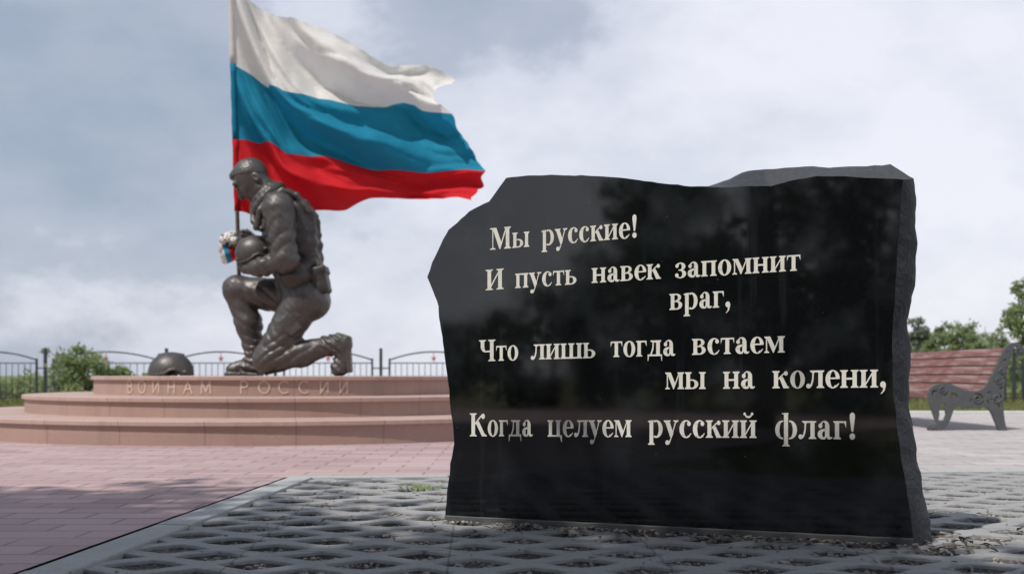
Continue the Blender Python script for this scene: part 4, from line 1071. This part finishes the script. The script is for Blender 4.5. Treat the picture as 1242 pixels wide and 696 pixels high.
RT = [(1098, 27, 1.75, .45, 'leaf_mid', 'young tree mostly hidden by the right edge of the black stone'), (1111, 25, 2.05, .36, 'leaf_grey', 'thin greyish young tree touching the right edge of the black stone'),
      (1128, 28, 1.75, .55, 'leaf_light', 'leafy young tree behind the left end of the red bench back'), (1141, 30, 2.15, .50, 'leaf_mid', 'pointed young tree rising left of the middle of the red bench back'),
      (1156, 27, 1.85, .45, 'leaf_light', 'light young tree behind the middle of the red bench back'), (1170, 29, 2.1, .50, 'leaf_mid', 'pointed young tree behind the right half of the bench back'),
      (1185, 27, 1.75, .45, 'leaf_light', 'low light green young tree just left of the bench scroll'), (1198, 30, 2.1, .55, 'leaf_mid', 'young tree whose tip stands just above the bench end scroll'),
      (1214, 28, 1.8, .55, 'leaf_light', 'light young tree behind the curled top of the bench end'), (1243, 22, 2.6, .48, 'leaf_light', 'tallest pale green young tree at the right photo edge'),
      (1262, 26, 2.2, .8, 'leaf_mid', 'green young tree cut by the right photo edge, beside the tallest one'), (1310, 27, 2.4, .9, 'leaf_mid', 'wide young tree outside the right photo edge'), (1370, 26, 2.2, .9, 'leaf_light', 'pale young tree well outside the right photo edge')]
for i, (px, Y, h, r, lm, lb) in enumerate(RT):
    tree('young_tree', at(px, Y), h, r*1.15, .05, 40, 2900, .08, M[lm], lb, 'tree', None, 100+i, .04, .62)

for i, (px, Y, h, lb) in enumerate(((1100, 32, 1.35, 'low broad bush behind the young trees, beside the black stone edge'), (1142, 33, 1.5, 'low broad bush behind the young trees over the middle of the bench back'),
                                    (1184, 32, 1.4, 'low broad bush behind the young trees left of the bench scroll'), (1228, 33, 1.5, 'low broad bush beneath the tallest pale green tree'), (1280, 32, 1.45, 'low broad bush outside the right photo edge'))):
    tree('shrub', at(px, Y), h, .85, .0, 34, 2600, .085, M['leaf_mid' if i % 2 else 'leaf_grey'], lb, 'shrub', None, 150+i, .03)

# ------------------------------------------------------------------ grass, gravel, litter
def grass():
    rng = random.Random(12); V = []; Fc = []
    def blades(n, x0, x1, y0, y1, h):
        for _ in range(n):
            x, y = rng.uniform(x0, x1), rng.uniform(y0, y1)
            if x < 1.5 and y < 13.7 and x > -9: continue
            L = h*rng.uniform(.5, 1.5); a = rng.uniform(0, 6.28); w = .006+.004*rng.random(); t = Vector((rng.gauss(0, .3), rng.gauss(0, .3), 1))*L
            s = Vector((math.cos(a), math.sin(a), 0))*w*1.6; p = Vector((x, y, -.05)); b = len(V)
            V.extend([p-s, p+s, p+t*.6+s*.6, p+t]); Fc.append((b, b+1, b+2, b+3))
    blades(14000, 3.5, 13, 14.2, 20, .07); blades(9000, 5, 16, 20, 30, .10); blades(9000, -14, -4.5, 13.7, 21, .09); blades(7000, -16, 6, 21, 28, .12)
    tag(mesh('grass', V, Fc, M['blade']), kind='stuff')
grass()
def weed(x, y, n, h, label):
    rng = random.Random(int(x*100)+7); V = []; Fc = []
    for _ in range(n):
        a = rng.uniform(0, 6.28); r = rng.uniform(0, .05); L = h*rng.uniform(.5, 1.2); d = Vector((math.cos(a)*.9, math.sin(a)*.9, .8)).normalized()*L
        s = Vector((-math.sin(a), math.cos(a), 0))*.006; p = Vector((math.cos(a)*r*1.6, math.sin(a)*r, -.02)); b = len(V)
        V.extend([p-s, p+s, p+d*.6+s*1.2, p+d, p+d*.6-s*1.2]); Fc.append((b, b+1, b+2, b+3, b+4))
    o = mesh('weed', V, Fc, M['leaf_light']); o.location = (x, y, 0); tag(o, label, 'weed')
weed((510-CX)/F*4.72, 4.72, 90, .055, 'small green weed growing in the lattice paving left of the black stone')
def gravel():
    rng = random.Random(21); near = [h for h in HOLES if h[1] > 2.3]; V = []; Fc = []
    ico = bmesh.new(); bmesh.ops.create_icosphere(ico, subdivisions=1, radius=1); iv = [v.co.copy() for v in ico.verts]; iff = [[v.index for v in f.verts] for f in ico.faces]; ico.free()
    def pebble(p, r):
        s = Vector((rng.uniform(.7, 1.3), rng.uniform(.7, 1.3), rng.uniform(.45, .8)))*r; rot = Matrix.Rotation(rng.uniform(0, 6.28), 3, 'Z'); b = len(V)
        for v in iv:
            w = v*(rng.uniform(.75, 1.2)); V.append(p+rot @ Vector((w.x*s.x, w.y*s.y, w.z*s.z)))
        Fc.extend([[i+b for i in f] for f in iff])
    for _ in range(9000):
        X, Y, a, h, dp = near[rng.randrange(len(near))]
        while True:
            p, q = rng.uniform(-1, 1), rng.uniform(-1, 1)
            if abs(p)+abs(q) < .92: break
        pebble(Vector((X+p*a, Y+q*h, -dp+.002+.004*rng.random())), rng.choice((.003, .004, .005, .006, .008, .010)))
    for _ in range(240):        # crumbs along the foot of the stone
        u = rng.uniform(0, 1.52); p = FW(u, 0, -rng.uniform(.01, .07)*rng.random()-.008); p.z = .004; pebble(p, rng.choice((.003, .004, .006, .008)))
    for _ in range(160):
        p = Vector((rng.uniform(-1, 2.6), rng.uniform(2.6, 4.9), .004)); pebble(p, rng.choice((.003, .004, .005)))
    tag(mesh('gravel', V, Fc, M['gravel']), kind='stuff')
    V2 = []; F2 = []
    for q in range(300):
        if q < 120:
            u = rng.uniform(.2, 1.62); p = FW(u, 0, -abs(rng.gauss(0, .07))-.01); p.z = .006
        elif q < 165: p = FW(1.53+abs(rng.gauss(0, .10)), 0, rng.uniform(-.1, .3)); p.z = .006
        else: p = Vector((rng.uniform(-1, 3.0), rng.uniform(2.5, 4.9), .005))
        a = rng.uniform(0, 6.28); L = rng.uniform(.010, .024); d = Vector((math.cos(a), math.sin(a), rng.uniform(-.1, .5)))*L; s = Vector((-math.sin(a), math.cos(a), rng.uniform(-.2, .3)))*L*.45; b = len(V2)
        V2.extend([p-d, p+s+Vector((0, 0, .004)), p+d, p-s+Vector((0, 0, .004))]); F2.append((b, b+1, b+2, b+3))
    tag(mesh('leaf_litter', V2, F2, M['litter']), kind='stuff')
gravel()
